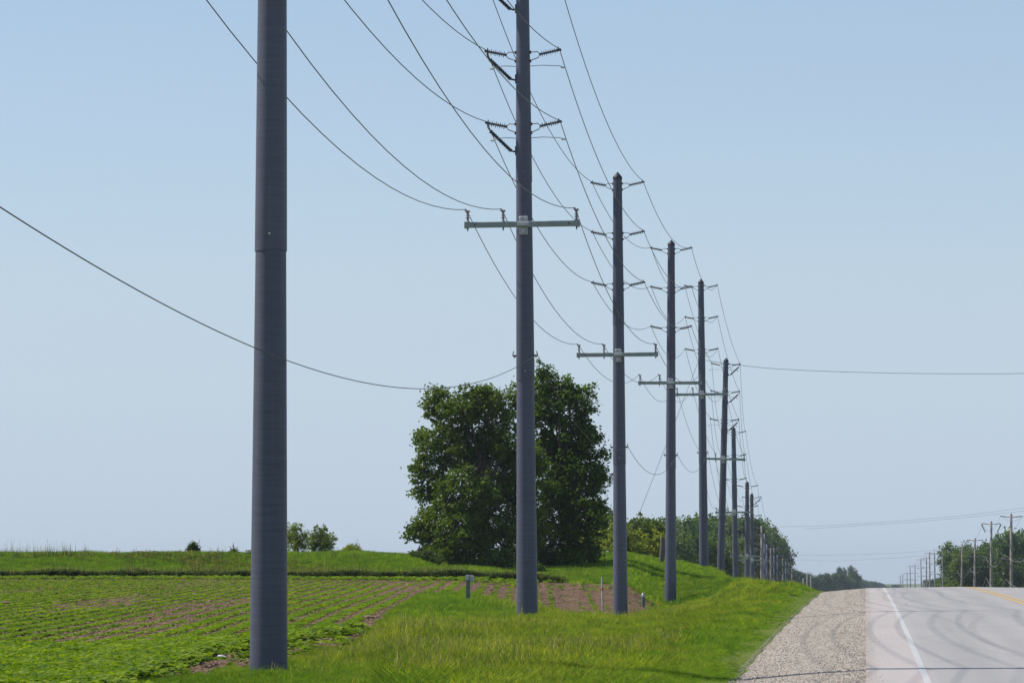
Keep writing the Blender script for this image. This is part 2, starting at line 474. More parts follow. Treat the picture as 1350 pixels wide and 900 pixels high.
def mat_paint(name, c, wear):
    m, nt, b = new_mat(name)
    f = noise(nt, 7, 6, geo_pos(nt), .7)
    nt.links.new(ramp(nt, f, [(.3, tuple(x * wear for x in c)), (.55, c)]), b.inputs['Base Color'])
    b.inputs['Roughness'].default_value = .7
    return m
Wp = mat_paint('worn white road paint', (.50, .495, .48), .66)
Yp = mat_paint('worn yellow road paint', (.55, .36, .12), .72)
for i, (x0, x1, mt) in enumerate([(.725, .82, Wp), (4.22, 4.34, Yp), (4.46, 4.58, Yp), (7.9, 8.04, Wp)]):
    strip('road_marking', [x0, x1], -60, 1500, .006, mt)

# faint dark curved streaks lying on the asphalt
m, nt, b = new_mat('dark streak')
b.inputs['Base Color'].default_value = (.17, .165, .17, 1); b.inputs['Roughness'].default_value = .8
tp = nt.nodes.new('ShaderNodeBsdfTransparent'); ms = nt.nodes.new('ShaderNodeMixShader')
f = ramp(nt, noise(nt, 1.6, 5, geo_pos(nt), .6), [(.3, (.01,)*3), (.7, (.13,)*3)])
nt.links.new(f, ms.inputs[0]); nt.links.new(tp.outputs[0], ms.inputs[1]); nt.links.new(b.outputs[0], ms.inputs[2])
nt.links.new(ms.outputs[0], nt.nodes['Material Output'].inputs['Surface'])
def smooth_path(pts, n=12):
    out = []
    P_ = [Vector(p) for p in pts]
    P_ = [P_[0]] + P_ + [P_[-1]]
    for i in range(1, len(P_) - 2):
        for k in range(n):
            t = k / n; p0, p1, p2, p3 = P_[i-1], P_[i], P_[i+1], P_[i+2]
            out.append(.5 * ((2*p1) + (p2-p0)*t + (2*p0-5*p1+4*p2-p3)*t*t + (3*p1-p0-3*p2+p3)*t**3))
    out.append(P_[-2]); return out
def curve_mark(pix, w, dz):
    pts = smooth_path([(*road_hit(*p), 0) for p in pix])
    Vv = []
    for i, p in enumerate(pts):
        d = (pts[min(i+1, len(pts)-1)] - pts[max(i-1, 0)]).normalized(); nrm = Vector((-d.y, d.x, 0))
        for s in (-.5, 0, .5):
            q = p + nrm * w * s; Vv.append((q.x, q.y, float(pave_z(q.x, q.y)) + dz))
    Fv = [(i*3+j, i*3+j+1, i*3+j+4, i*3+j+3) for i in range(len(pts)-1) for j in range(2)]
    tag(link_mesh('road_streak', np_mesh('road_streak', Vv, Fv), m), kind='structure')
curve_mark([(1195, 778), (1179, 781), (1180, 787), (1205, 791), (1240, 793)], .10, .010)
curve_mark([(1218, 791), (1196, 794), (1198, 799), (1225, 804), (1290, 810)], .10, .014)
curve_mark([(1345, 813), (1300, 812), (1283, 822), (1284, 834), (1305, 848), (1350, 862)], .16, .018)
curve_mark([(1250, 778), (1236, 780), (1245, 784), (1290, 789)], .10, .022)
curve_mark([(1290, 789), (1268, 792), (1275, 797), (1310, 802), (1350, 806)], .11, .026)

# ------------------------------------------------------------------ scattered ground cover (stuff)
def blade_patch(name, n, rad, h0, h1, w, mats, lean=.35, seed=0, seedheads=0, curve=True):
    r = np.random.default_rng(seed)
    V = []; F = []; Mi = []
    for k in range(n):
        a = r.uniform(0, 2*math.pi); d = rad * math.sqrt(r.uniform()); x, y = d*math.cos(a), d*math.sin(a)
        h = r.uniform(h0, h1); b_ = r.uniform(0, 2*math.pi); L = h * r.uniform(.1, lean)
        dx, dy = math.cos(b_)*L, math.sin(b_)*L
        c = r.uniform(0, 2*math.pi); ux, uy = math.cos(c)*w/2, math.sin(c)*w/2
        q = len(V)
        V += [(x-ux, y-uy, -.03), (x+ux, y+uy, -.03), (x+ux*.8+dx*.35, y+uy*.8+dy*.35, h*.55), (x-ux*.8+dx*.35, y-uy*.8+dy*.35, h*.55), (x+dx, y+dy, h), (x+dx*.98, y+dy*.98, h)]
        F += [(q, q+1, q+2, q+3), (q+3, q+2, q+4, q+5)]; Mi += [0, 0]
    for k in range(seedheads):
        a = r.uniform(0, 2*math.pi); d = rad*math.sqrt(r.uniform()); x, y = d*math.cos(a), d*math.sin(a)
        h = h1 * r.uniform(1.0, 1.35); dx = r.uniform(-.06, .06); dy = r.uniform(-.06, .06)
        q = len(V); t = w*.35
        V += [(x-t, y, 0), (x+t, y, 0), (x+dx+t, y+dy, h*.8), (x+dx-t, y+dy, h*.8)]
        F.append((q, q+1, q+2, q+3)); Mi.append(1)
        q = len(V); t = w*.5
        V += [(x+dx-t*.4, y+dy-t*.3, h*.78), (x+dx+t*.6, y+dy+t*.4, h*.86), (x+dx*1.2+t*.3, y+dy*1.2, h*1.02), (x+dx*1.2-t*.5, y+dy*1.2, h*.9)]
        F.append((q, q+1, q+2, q+3)); Mi.append(1)
    me = np_mesh(name, V, F, False, Mi)
    for mm in mats: me.materials.append(mm)
    return bpy.data.objects.new(name, me)
def leaf_patch(name, n, rad, h, size, mat, seed=0):
    """a young broadleaf crop plant: leaves held up round a stem"""
    r = np.random.default_rng(seed); V = []; F = []
    for k in range(n):
        a = r.uniform(0, 2*math.pi); d = rad * r.uniform(.2, 1); hh = h * r.uniform(.45, 1)
        c = Vector((math.cos(a)*d, math.sin(a)*d, hh)); s = size * r.uniform(.7, 1.2)
        t = Vector((math.cos(a), math.sin(a), r.uniform(-.35, .5))).normalized(); u = t.cross(Vector((0, 0, 1))).normalized()
        u = (u + Vector((0, 0, r.uniform(-.4, .4)))).normalized()
        q = len(V)
        V += [tuple(c - t*s*.5), tuple(c + u*s*.36), tuple(c + t*s*.62), tuple(c - u*s*.36)]
        F.append((q, q+1, q+2, q+3))
    me = np_mesh(name, V, F); me.materials.append(mat)
    return bpy.data.objects.new(name, me)

def scatter(name, label, cat, P, S, sources):
    """points + geometry nodes: each point carries one of the source plants"""
    n = len(P)
    me = bpy.data.meshes.new(name); me.vertices.add(n); me.vertices.foreach_set('co', np.asarray(P, np.float32).ravel())
    a_ = me.attributes.new('scl', 'FLOAT', 'POINT'); a_.data.foreach_set('value', np.asarray(S, np.float32))
    a_ = me.attributes.new('rot', 'FLOAT', 'POINT'); a_.data.foreach_set('value', rng.uniform(0, 6.283, n).astype(np.float32))
    a_ = me.attributes.new('kin', 'INT', 'POINT'); a_.data.foreach_set('value', rng.integers(0, len(sources), n).astype(np.int32))
    o = bpy.data.objects.new(name, me); COL.objects.link(o)
    g = bpy.data.node_groups.new(name + ' cover', 'GeometryNodeTree')
    g.interface.new_socket('Geometry', in_out='INPUT', socket_type='NodeSocketGeometry')
    g.interface.new_socket('Geometry', in_out='OUTPUT', socket_type='NodeSocketGeometry')
    gi = g.nodes.new('NodeGroupInput'); go = g.nodes.new('NodeGroupOutput'); jn = g.nodes.new('GeometryNodeJoinGeometry')
    def named(nm, t):
        x = g.nodes.new('GeometryNodeInputNamedAttribute'); x.data_type = t; x.inputs['Name'].default_value = nm
        return [s for s in x.outputs if s.enabled and s.name == 'Attribute'][0]
    sc_, ro, ki = named('scl', 'FLOAT'), named('rot', 'FLOAT'), named('kin', 'INT')
    cx = g.nodes.new('ShaderNodeCombineXYZ'); g.links.new(ro, cx.inputs[2])
    for k, src in enumerate(sources):
        oi = g.nodes.new('GeometryNodeObjectInfo'); oi.inputs['Object'].default_value = src; oi.inputs['As Instance'].default_value = True
        cmp_ = g.nodes.new('FunctionNodeCompare'); cmp_.data_type = 'INT'; cmp_.operation = 'EQUAL'
        ins = [s for s in cmp_.inputs if s.enabled]
        g.links.new(ki, ins[0]); ins[1].default_value = k
        ip = g.nodes.new('GeometryNodeInstanceOnPoints')
        g.links.new(gi.outputs[0], ip.inputs['Points']); g.links.new(cmp_.outputs[0], ip.inputs['Selection'])
        g.links.new(oi.outputs['Geometry'], ip.inputs['Instance']); g.links.new(cx.outputs[0], ip.inputs['Rotation'])
        g.links.new(sc_, ip.inputs['Scale']); g.links.new(ip.outputs[0], jn.inputs[0])
    g.links.new(jn.outputs[0], go.inputs[0])
    mod = o.modifiers.new('cover', 'NODES'); mod.node_group = g
    return tag(o, label, cat, kind='stuff')

def sample(n, y0, y1, p0, p1, power=1.0):
    """points over the ground between two bearings, denser nearby"""
    u = rng.uniform(size=n)
    Y = (y0**-power + u * (y1**-power - y0**-power)) ** (-1/power)
    px = rng.uniform(p0, p1, n)
    th = np.arctan((px - 675) / math.hypot(FPX, 318)) - YAW
    X = np.tan(th) * Y
    return X, Y, px

def lumps(X, Y, s, seed=0):
    r = np.random.default_rng(seed); v = np.zeros_like(X)
    for k in range(7):
        a = r.uniform(0, 6.28); f = s * r.uniform(.6, 1.9); v += np.sin((X*math.cos(a) + Y*math.sin(a)*.5) * f + r.uniform(0, 6.28))
    return v / 3.0

g_src = [blade_patch('grass_tuft', 34, .15, .06, .18, .011, [M['grass'], M['straw']], 1.3, k, (0, 0, 1, 0)[k]) for k in range(4)]
gt_src = [blade_patch('tall_grass_tuft', 28, .16, .08, .26, .011, [M['grass'], M['straw']], .9, 10 + k, (0, 2, 1)[k]) for k in range(3)]
gl_src = [blade_patch('lush_grass_tuft', 30, .15, .07, .20, .013, [M['grass_berm'], M['straw']], 1.2, 40 + k, 0) for k in range(3)]
X, Y, px = sample(150000, 44, 232, 60, 1125, 1.4)
fl = in_field(X, Y)
edge = -2.09 - np.abs(rng.normal(0, .04, len(X))) + np.where(rng.uniform(size=len(X)) < .05, .3 * rng.uniform(size=len(X)), 0) + .09*np.sin(Y*.37) + .06*np.sin(Y*.83+1) + .04*np.sin(Y*1.9)
fringe = rng.uniform(0, 1, len(X))
keep = (~fl) & (X < edge + .12 * rng.normal(size=len(X))) & ~((px < 580) & (Y > 170)) & ~((Y > 186) & (px < 720))
X, Y, px = X[keep], Y[keep], px[keep]
jl = rng.normal(0, 1, len(X))
lush = (X > -3.1 + .45 * jl + .5 * lumps(X, Y, .8, 41)) | (lumps(X, Y, .7, 3) + .25 * jl > 1.15) | ((px + 40 * jl < 560) & (Y + 4 * jl < 58)) | (px + 25 * jl + (Y - 150) * 1.5 < 600) & (Y > 100) | (rng.uniform(size=len(X)) < .12)
nearfield = Y < 1e9
tall = (lumps(X, Y, .5, 5) + .3 * jl > .7) & ~lush
Z = ground_z(X, Y) - .01
S = rng.uniform(.65, 1.3, len(X)) * np.clip(.95 + .4 * lumps(X, Y, 1.6, 8), .5, 1.7) * np.where(px < 520, np.interp(Y, [45, 60, 80, 110], [.45, .55, .75, .9]), np.interp(Y, [45, 70, 90, 120], [.9, .85, .75, .9])) * np.where(rng.uniform(size=len(X)) < .03, 1.4, 1)
S *= np.clip((-X - 1.9) / 1.2, .3, 1.0)
S *= np.where((px < 560) & (Y > field_line(px) - 6), .6, 1.0)
S *= np.where((px > 560) & (px < 880) & (Y > field_line(px) - 16) & (Y < field_line(px) + 3), .5, 1.0)
gk = ~lush & ~tall
Pt = np.stack([X, Y, Z], 1)
scatter('grass', 'mown and rough olive green grass over the roadside verge', 'grass', Pt[gk], S[gk], g_src)
scatter('tall_grass', 'taller straw tipped grass in patches on the roadside verge', 'grass', Pt[tall], S[tall], gt_src)
scatter('lush_grass', 'bright green grass fringe beside the gravel shoulder and field corner', 'grass', Pt[lush], S[lush], gl_src)

# bank behind the field
X, Y, px = sample(34000, 171, 196, -70, 640, .01)
b_src = [blade_patch('bank_grass_tuft', 26, .26, .10, .30, .03, [M['grass_berm'], M['straw']], .9, 60 + k, 0) for k in range(3)]
S = rng.uniform(.7, 1.3, len(X)) * .75 * np.clip(.95 + .4 * lumps(X, Y, 1.1, 9), .4, 1.7)
scatter('bank_grass', 'bright green grass on the long bank behind the field', 'grass', np.stack([X, Y, ground_z(X, Y) - .02], 1), S, b_src)
n = 20000
X, Y, px = sample(n, 170.2, 171, -70, 900, .01)
Y = Y + np.abs(rng.normal(0, .9, n)) * np.clip(1 + .12 * lumps(X, Y, .5, 77), .7, 1.4)
k_ = rng.uniform(size=n) < np.interp(px, [-70, 560, 640, 740], [.95, .95, .8, 0]) * np.clip(.95 + .2 * lumps(X, Y, .4, 78), .7, 1)
Y = np.where(px > 600, Y + np.interp(px, [600, 760, 900], [0, 4, 13]), Y)
X, Y, px = X[k_], Y[k_], px[k_]
w_src = [leaf_patch('shade_weed', 26, .28, .42, .14, M['grass_weed'], 80 + k) for k in range(3)] + [blade_patch('coarse_weed', 18, .2, .2, .5, .03, [M['grass_weed'], M['straw']], .6, 86, 1)]
S = rng.uniform(.5, 1.1, len(X)) * np.clip(.9 + .18 * lumps(X, Y, 1.6, 19), .6, 1.3)
scatter('weeds', 'weeds coloured for shade along the foot of the green bank', 'weeds', np.stack([X, Y, ground_z(X, Y) - .05], 1), S, w_src)  # shade band under the bank, painted as darker foliage
# rough brownish patches higher on the bank
X, Y, px = sample(9000, 172, 186, -70, 700, .01)
k_ = lumps(X, Y, .35, 91) + .3 * rng.normal(size=len(X)) > .75
M['rough'] = mat_leaf('rough brown green weeds', (.08, .09, .02), (.17, .17, .045), .8, .3, .7, .1)
r_src = [leaf_patch('rough_weed', 22, .24, .34, .12, M['rough'], 95 + k) for k in range(2)] + [blade_patch('rough_weed', 20, .22, .15, .45, .03, [M['rough'], M['straw']], .8, 97, 1)]
scatter('rough_weeds', 'patchy brownish green weeds on the bank behind the field', 'weeds', np.stack([X, Y, ground_z(X, Y) - .04], 1)[k_], rng.uniform(.5, 1.2, k_.sum()), r_src)
# thin tall stalks along the bank top
X, Y, px = sample(420, 182, 190, -70, 560, .01)
k_ = lumps(X, Y, .35, 23) > .35
s_src = [blade_patch('stalk_clump', 9, .18, .35, .8, .016, [M['grass_weed'], M['straw']], .25, 90 + k, 2) for k in range(2)]
scatter('weed_stalks', 'thin dry weed stalks along the top of the green bank', 'weeds', np.stack([X, Y, ground_z(X, Y) - .03], 1)[k_], rng.uniform(.5, 1.0, k_.sum()), s_src)
# shaded bank right of the trees
X, Y, px = sample(16000, 176, 232, 640, 975, .5)
k_ = ~in_field(X, Y)
scatter('rough_grass', 'rough deep green grass on the rise behind the poles', 'grass', np.stack([X, Y, ground_z(X, Y) - .03], 1)[k_], rng.uniform(.45, .95, k_.sum()), b_src)

# the crop
def crop_points(n, y0, y1, p0, p1, pw):
    X, Y, px = sample(n, y0, y1, p0, p1, pw)
    q = X + .090 * Y
    q = np.round(q / .56) * .56 + rng.normal(0, .055, len(X))
    X2 = q - .090 * Y
    return X2, Y, colpx(X2, Y)
X, Y, px = crop_points(330000, 45, 188, -70, 880, 1.3)
k_ = in_field(X, Y)
X, Y, px = X[k_], Y[k_], px[k_]
near_band = np.interp(px, [-100, 100, 330, 480, 520], [61, 62, 71, 80, 60]) > Y
far_band = Y > 157
patch = lumps(X + .090 * Y, Y * .25, .9, 31)
right = px > 560
prob = np.where(near_band, .85, np.where((Y > 162) & (px < 700), .7, np.where(right, np.where(px > 735, .05, .20 + .3 * (patch > .3)) * rng.uniform(.4, 1.6, len(X)), np.clip(.64 - .62 * np.clip(patch - .05, 0, 1.5), .05, .64))))
rowid = np.round((X + .090 * Y) / .56).astype(int)
prob = prob * np.where((rowid % 5 == 0) & right, 6, 1)
off = np.where(near_band | (Y > 164), rng.normal(0, .12, len(X)), 0)
X = X + off
k_ = rng.uniform(size=len(X)) < prob
soil_strip = (Y < field_line(px) + np.where(px < 520, np.interp(px, [160, 260, 520], [2, 7.5, 6]), 0)) & (px > 180)
k_ &= ~(soil_strip & (rng.uniform(size=len(X)) < .988))
X, Y, px, nb = X[k_], Y[k_], px[k_], near_band[k_]
c_src = [leaf_patch('crop_plant', 14, .12, .15, .10, M['crop'], 100 + k) for k in range(4)]
y_src = [leaf_patch('seedling', 11, .10, .055, .085, M['crop'], 110 + k) for k in range(4)]
S = rng.uniform(.5, 1.2, len(X)) * np.where(nb, 1.2, np.where(Y > 162, 1.1, .68))
bigp = nb | (Y > 164)
S = np.where(bigp, S, rng.uniform(.6, 1.1, len(X)))
Pc = np.stack([X, Y, ground_z(X, Y) - .005], 1)
scatter('crop', 'lush band of broadleaf crop along the near and far ends of the field', 'crop', Pc[bigp], S[bigp], c_src)
scatter('crop_rows', 'straight rows of small green seedlings over brown soil in the field', 'crop', Pc[~bigp], S[~bigp], y_src)

# loose stones on the gravel shoulder
st = []
for k in range(3):
    bm = bmesh.new(); bmesh.ops.create_icosphere(bm, subdivisions=1, radius=1)
    r = np.random.default_rng(200 + k)
    for v in bm.verts: v.co = Vector(v.co) * r.uniform(.7, 1.2); v.co.z *= .6
    me = bpy.data.meshes.new('stone'); bm.to_mesh(me); bm.free()
    me.materials.append(simple('stone %s' % ('pale', 'mid', 'dark')[k], [(.47, .42, .365), (.39, .345, .295), (.30, .258, .215)][k], .9, 0, .3, 30))
    st.append(bpy.data.objects.new('stone', me))
n = 30000
Y = (44**-1.0 + rng.uniform(size=n) * (170**-1.0 - 44**-1.0)) ** -1
X = rng.uniform(-2.2, .02, n)
X = np.where(rng.uniform(size=n) < .05, np.abs(rng.normal(0, .22, n)), X)
X = np.where(rng.uniform(size=n) < .12, -2.1 + np.abs(rng.normal(0, .15, n)), X)
scatter('gravel_stones', 'loose pale stones over the gravel road shoulder', 'gravel', np.stack([X, Y, pave_z(X, Y) - .002 - .10 * np.clip((-1.9 - X) / .25, 0, 1)], 1), np.minimum(rng.gamma(2.2, .0020, n) + .003, .016), st)

M['clod'] = simple('soil clod', (.19, .115, .07), .95, 0, .5, 3)
cl = []
for k in range(3):
    me = st[k].data.copy(); me.materials.clear(); me.materials.append(M['clod']); cl.append(bpy.data.objects.new('clod', me))
X, Y, px = sample(60000, 46, 188, -70, 880, 1.2)
k_ = in_field(X, Y); X, Y = X[k_], Y[k_]
scatter('soil_clods', 'loose brown clods over the bare soil of the field', 'soil', np.stack([X, Y, ground_z(X, Y)], 1), rng.gamma(2.0, .012, len(X)) + .008, cl)

# ------------------------------------------------------------------ grey composite poles of the main line
def lerp(a, b, t): return a + (b - a) * t
RAD = [(-1.4, .282), (0, .277), (6.0, .228)]
LEVELS = [12.6, 14.47, 16.3]
TOP = 16.55
ARM = 10.0
ARM_L, ARM_R = -1.52, 1.46
PINS = [-1.44, -.52, 1.38]

def shaft_mesh(prof, n=28):
    mb = MB(); mb.lathe(prof, n=n); return mb.mesh('shaft')
ms_lower = shaft_mesh([(-1.4, .284), (0, .277), (1.5, .265), (3, .252), (4.5, .24), (6.02, .226)])
ms_mid = shaft_mesh([(5.98, .236), (6.0, .238), (7.5, .229), (9, .219), (10.2, .21), (11.16, .203)])
ms_up = shaft_mesh([(11.12, .212), (11.14, .214), (12.6, .2), (14, .186), (15.3, .174), (TOP, .164)])
ms_cap = shaft_mesh([(TOP - .05, .176), (TOP + .0, .178), (TOP + .03, .17), (TOP + .2, .03), (TOP + .215, .005)], 20)
def rpole(z):
    return float(np.interp(z, [0, 6, 11.15, TOP], [.277, .228, .205, .164]))

def ribbed(p0, p1, core, shed, nshed, n=10):
    p0, p1 = Vector(p0), Vector(p1); L = (p1 - p0).length; ax = (p1 - p0).normalized()
    prof = [(0, core * 1.5), (.05 * L, core * 1.5), (.055 * L, core)]
    for k in range(nshed):
        c = lerp(.12, .92, k / (nshed - 1)) * L; r = shed * (1 if k % 2 == 0 else .78)
        prof += [(c - .010, core), (c - .004, r), (c + .004, r * .98), (c + .012, core)]
    prof += [(.96 * L, core), (.965 * L, core * 1.5), (L, core * 1.5)]
    return MB().lathe(prof, p0, ax, n)

mesh_parts = {}
def line_insulator(side, z):
    r = rpole(z); s = side
    inner = Vector((s * .44, -.02, z - .03)); outer = Vector((s * .92, -.02, z + .07))
    strut = MB()
    strut.tube([(s * (r - .02), -.02, z + .03), (s * .38, -.02, z + .04), inner], .012, 6)
    strut.tube([(s * (r - .02), -.02, z - .20), (s * .40, -.02, z - .11), inner], .012, 6)
    strut.box((s * (r + .012), -.02, z + .03), (.05, .10, .07), .008)
    strut.box((s * (r + .012), -.02, z - .20), (.05, .10, .07), .008)
    ins = ribbed(inner, outer, .028, .085, 8)
    cl = MB().box(outer + Vector((s * .03, 0, .01)), (.10, .16, .05), .01).tube([outer + Vector((0, 0, -.02)), outer + Vector((0, 0, .09))], .016, 6)
    return ins.mesh('insulator'), strut.mesh('strut'), cl.mesh('clamp'), outer + Vector((s * .03, 0, .035))
LINE_ATT = []
for z in LEVELS:
    for s in (-1, 1):
        LINE_ATT.append(((s, z), line_insulator(s, z)))
# crossarm with pin insulators
arm_mb = MB().box(((ARM_L + ARM_R) / 2, -.30, ARM), (ARM_R - ARM_L, .11, .145), .012)
me_arm = arm_mb.mesh('crossarm')
me_ends = [MB().box((x, -.30, ARM), (.12, .13, .175), .012).mesh('end_cap') for x in (ARM_L + .05, ARM_R - .05)]
me_bolts = []
for x in (ARM_L + .27, ARM_R - .27): me_bolts.append(MB().lathe([(0, .02), (.02, .02), (.02, .01), (.03, .01)], (x, -.355, ARM), (0, -1, 0), 8).mesh('bolt'))
for x in PINS: me_bolts.append(MB().lathe([(0, .022), (.05, .022), (.05, .012), (.09, .012)], (x, -.30, ARM - .072), (0, 0, -1), 8).mesh('bolt'))
me_studs = [MB().lathe([(-.02, .02), (.012, .02), (.022, .011)], (.02, -rpole(z) - .004, z), (0, -1, 0), 8).mesh('bolt') for z in (6.22, 11.38)]
me_plate = MB().box((0, -.245, ARM + .14), (.24, .08, .15), .02).box((0, -.245, ARM - .17), (.22, .08, .20), .02).box((0, -.37, ARM), (.30, .03, .10), .01)
me_plate.tube([(-.07, -.30, ARM + .18), (-.07, -.30, ARM - .25)], .012, 6).tube([(.07, -.30, ARM + .18), (.07, -.30, ARM - .25)], .012, 6)
me_plate = me_plate.mesh('bracket')
def pin_mesh(x):
    b = MB().lathe([(0, .05), (.03, .05), (.035, .032), (.06, .030), (.10, .030), (.105, .065), (.115, .066), (.12, .030), (.17, .028),
                    (.175, .058), (.185, .058), (.19, .028), (.23, .028), (.24, .045), (.27, .045)], (x, -.30, ARM + .073), (0, 0, 1), 10)
    b.box((x, -.30, ARM + .36), (.13, .09, .035), .008); b.tube([(x - .06, -.30, ARM + .35), (x - .06, -.30, ARM + .42)], .02, 6)
    return b.mesh('pin_insulator')
me_pins = [pin_mesh(x) for x in PINS]
me_comms = []
for s in (-1, 1):
    me_comm = MB()
    me_comm.box((s * (rpole(6.6) + .03), -.02, 6.62), (.09, .07, .05), .008)
    me_comm.tube([(s * (rpole(6.6) + .04), -.02, 6.56), (s * (rpole(6.6) + .10), -.02, 6.63), (s * (rpole(6.6) + .07), -.02, 6.74)], .014, 6)
    me_comms.append(me_comm.mesh('cable_bracket'))
me_comm = me_comms

def arrester(side, z):
    s = side; r = rpole(z)
    top = Vector((s * .86, -.02, z - .14)); bot = Vector((s * .33, -.02, z - .66))
    b = ribbed(top, bot, .036, .062, 17)
    b.tube([(s * .94, -.02, z + .04), (s * .92, -.02, z - .06), top], .018, 6)
    b.tube([bot, (s * (r - .02), -.02, z - .70)], .026, 6).box((s * (r + .01), -.02, z - .66), (.04, .08, .24), .01)
    w = MB()
    for q in (-1, 1):
        L = .80 if q == s else 1.05
        w.tube([(q * (r - .03), -.05, z - .34), (q * .5, -.05, z - .32), (q * (L - .1), -.05, z - .345), (q * L, -.05, z - .38)], .011, 6)
        w.box((q * L, -.05, z - .39), (.12, .05, .04), .006)
    return b.mesh('surge_arrester'), w.mesh('standoff_rod')

def pole_axis(base_px, ref_px, Y):
    p0 = at(*base_px, Y); p1 = at(*ref_px, Y)
    d = (p1 - p0).normalized()
    return d
POLE_GROUP = 'grey composite utility poles along the verge'
def build_main_pole(origin, tilt, label, extra=0, comm=True, yrot=0.0):
    e = empty('utility_pole', origin, label, 'utility pole', POLE_GROUP, (tilt[1], tilt[0], yrot))
    for mm in (ms_lower, ms_mid, ms_up):
        link_mesh('shaft', mm, M['pole'], e)
    link_mesh('pole_cap', ms_cap, M['cap'], e)
    for (s, z), (mi, mst, mc, pt) in LINE_ATT:
        o = link_mesh('insulator', mi, M['insul'], e)
        link_mesh('strut', mst, M['dark_metal'], o); link_mesh('clamp', mc, M['dark_metal'], o)
    a_ = link_mesh('crossarm', me_arm, M['arm'], e)
    for mm in me_ends: link_mesh('end_cap', mm, M['arm'], a_)
    for mm in me_bolts: link_mesh('bolt', mm, M['dark_metal'], a_)
    link_mesh('bracket', me_plate, M['galv'], a_)
    for mm in me_pins: link_mesh('pin_insulator', mm, M['pin'], a_)
    if comm:
        for mm in me_comm: link_mesh('cable_bracket', mm, M['dark_metal'], e)
    for mm in me_studs: link_mesh('bolt', mm, M['arm'], e)
    if extra:
        for z in LEVELS:
            key = (extra, z)
            if key not in mesh_parts: mesh_parts[key] = arrester(extra, z)
            link_mesh('surge_arrester', mesh_parts[key][0], M['ins_dark'], e)
            link_mesh('standoff_rod', mesh_parts[key][1], M['fin'], e)
    return e

# base px, top px, distance, arm height on the picture
poles_spec = [
 ((354, 882), (359, 0), 55, -26, 0, 'nearest thick grey composite pole, its top out of frame, in grass beside the crop'),
 ((695, 808), (689, 0), 97.4, 297, -1, 'second grey pole, in front of the leafy trees, with black arresters on its left side'),
 ((818, 812), (814, 228), 139, 468, 0, 'third grey pole, beside the thin white stake and bare soil'),
 ((884, 800), (885, 318), 178, 505, 0, 'fourth grey pole, just right of the bare soil corner, whole crossarm in view'),
 ((928, 748), (924, 368), 221, 520, 0, 'fifth grey pole, standing in tree shade on the rise, cable crossing the road from it'),
 ((950, 758), (957, 478), 253, 605, 1, 'sixth grey pole, leaning slightly right, with black arresters on its right side'),
 ((970, 765), (967, 567), 300, 675, 0, 'seventh grey pole, sunk behind the grassy crest beside the sixth'),
 ((985, 767), (985, 640), 342, 733, 0, 'eighth grey pole, in front of the right half of the woods'),
 ((992, 767), (991, 653), 384, 738, 1, 'ninth grey pole, close beside the eighth, in front of the woods'),
]
import_pts = []
POLES = []
def place(spec):
    (bx, by), (tx, ty), D, army, extra, label = spec
    ref0, ref1 = at(bx, by, D), at(tx, ty, D)
    d = (ref1 - ref0).normalized()
    armz = at(bx, army, D).z
    z0 = armz - 10.0
    t = (z0 - ref0.z) / d.z
    org = ref0 + d * t
    tiltx = math.atan2(d.x, d.z)
    e = build_main_pole(org, (tiltx, 0), label, extra, D > 60)
    POLES.append(e)
    return e
# one pole stands outside the picture at the near end of the line and carries the near spans
near = build_main_pole((-8.75, 14.5, .1), (0, 0), 'grey composite pole nearest the camera, left of the view', 0)
POLES.append(near)
for s in poles_spec: place(s)
EXTRA_PTS = []
# far poles: wood, lighter grey, same fittings seen small
far_spec = [(1004, 693, 426), (1008, 703, 468), (1011, 717, 510), (1016, 722, 552), (1020.5, 722, 594), (1025, 731, 640),
            (1032, 736, 690), (1036, 740, 740), (1040, 741, 790), (1044, 748, 850)]
def simple_pole(name, label, cat, group, org, h, r, mat, arm=None, levels=(), lean=0.0, droop=.08, n=8):
    e = empty(name, org, label, cat, group, (0, lean, 0))
    MB().lathe([(-2.0, r * 1.15), (0, r * 1.1), (h * .5, r * .9), (h, r * .62), (h + .03, r * .2)], n=n).build('shaft', mat, e)
    if arm:
        ab = MB().box((arm[1], -r - .06, arm[0]), (arm[2], .10, .12)).build('crossarm', M['wood'] if mat == M['wood'] else M['arm'], e)
        for x in (-.46, -.15, .44):
            MB().lathe([(0, .04), (.15, .04), (.16, .08), (.2, .08), (.22, .03), (.3, .03)], (arm[1] + x * arm[2], -r - .06, arm[0] + .06), (0, 0, 1), 6).build('pin_insulator', M['pin'], ab)
    for z in levels:
        for s in (-1, 1):
            MB().tube([(s * r * .7, 0, z - .05), (s * .42, 0, z - .02)], .03, 5).lathe([(0, .05), (.5, .05), (.55, .03)], (s * .42, 0, z - .02), (s, 0, droop), 6).build('insulator', M['insul'], e)
    return e
ords = ['tenth', 'eleventh', 'twelfth', 'thirteenth', 'fourteenth', 'fifteenth', 'sixteenth', 'seventeenth', 'eighteenth', 'nineteenth']
for k, (px_, py_, D) in enumerate(far_spec):
    top = at(px_, py_, D); h = 16.2
    e = simple_pole('utility_pole', '%s pole down the left line, small and pale against the dark woods' % ords[k], 'utility pole',
                    'small far poles of the left line', (top.x, D, top.z - h), h, .19, M['pole'] if k % 3 else M['wood'], (10, 0, 2.8), (12.4, 14.2, 16.0))
    POLES.append(e)
fence_like = [(1059, 765, 1000), (1064, 758, 1080), (1069, 761, 1170), (1074, 760, 1270), (1079, 761, 1380), (1084, 760, 1500), (1090, 762, 1630), (1097, 761, 1770), (1104, 763, 1920),
              (1111, 762, 2080), (1118, 764, 2250), (1125, 764, 2430), (1132, 766, 2620), (1139, 766, 2830)]
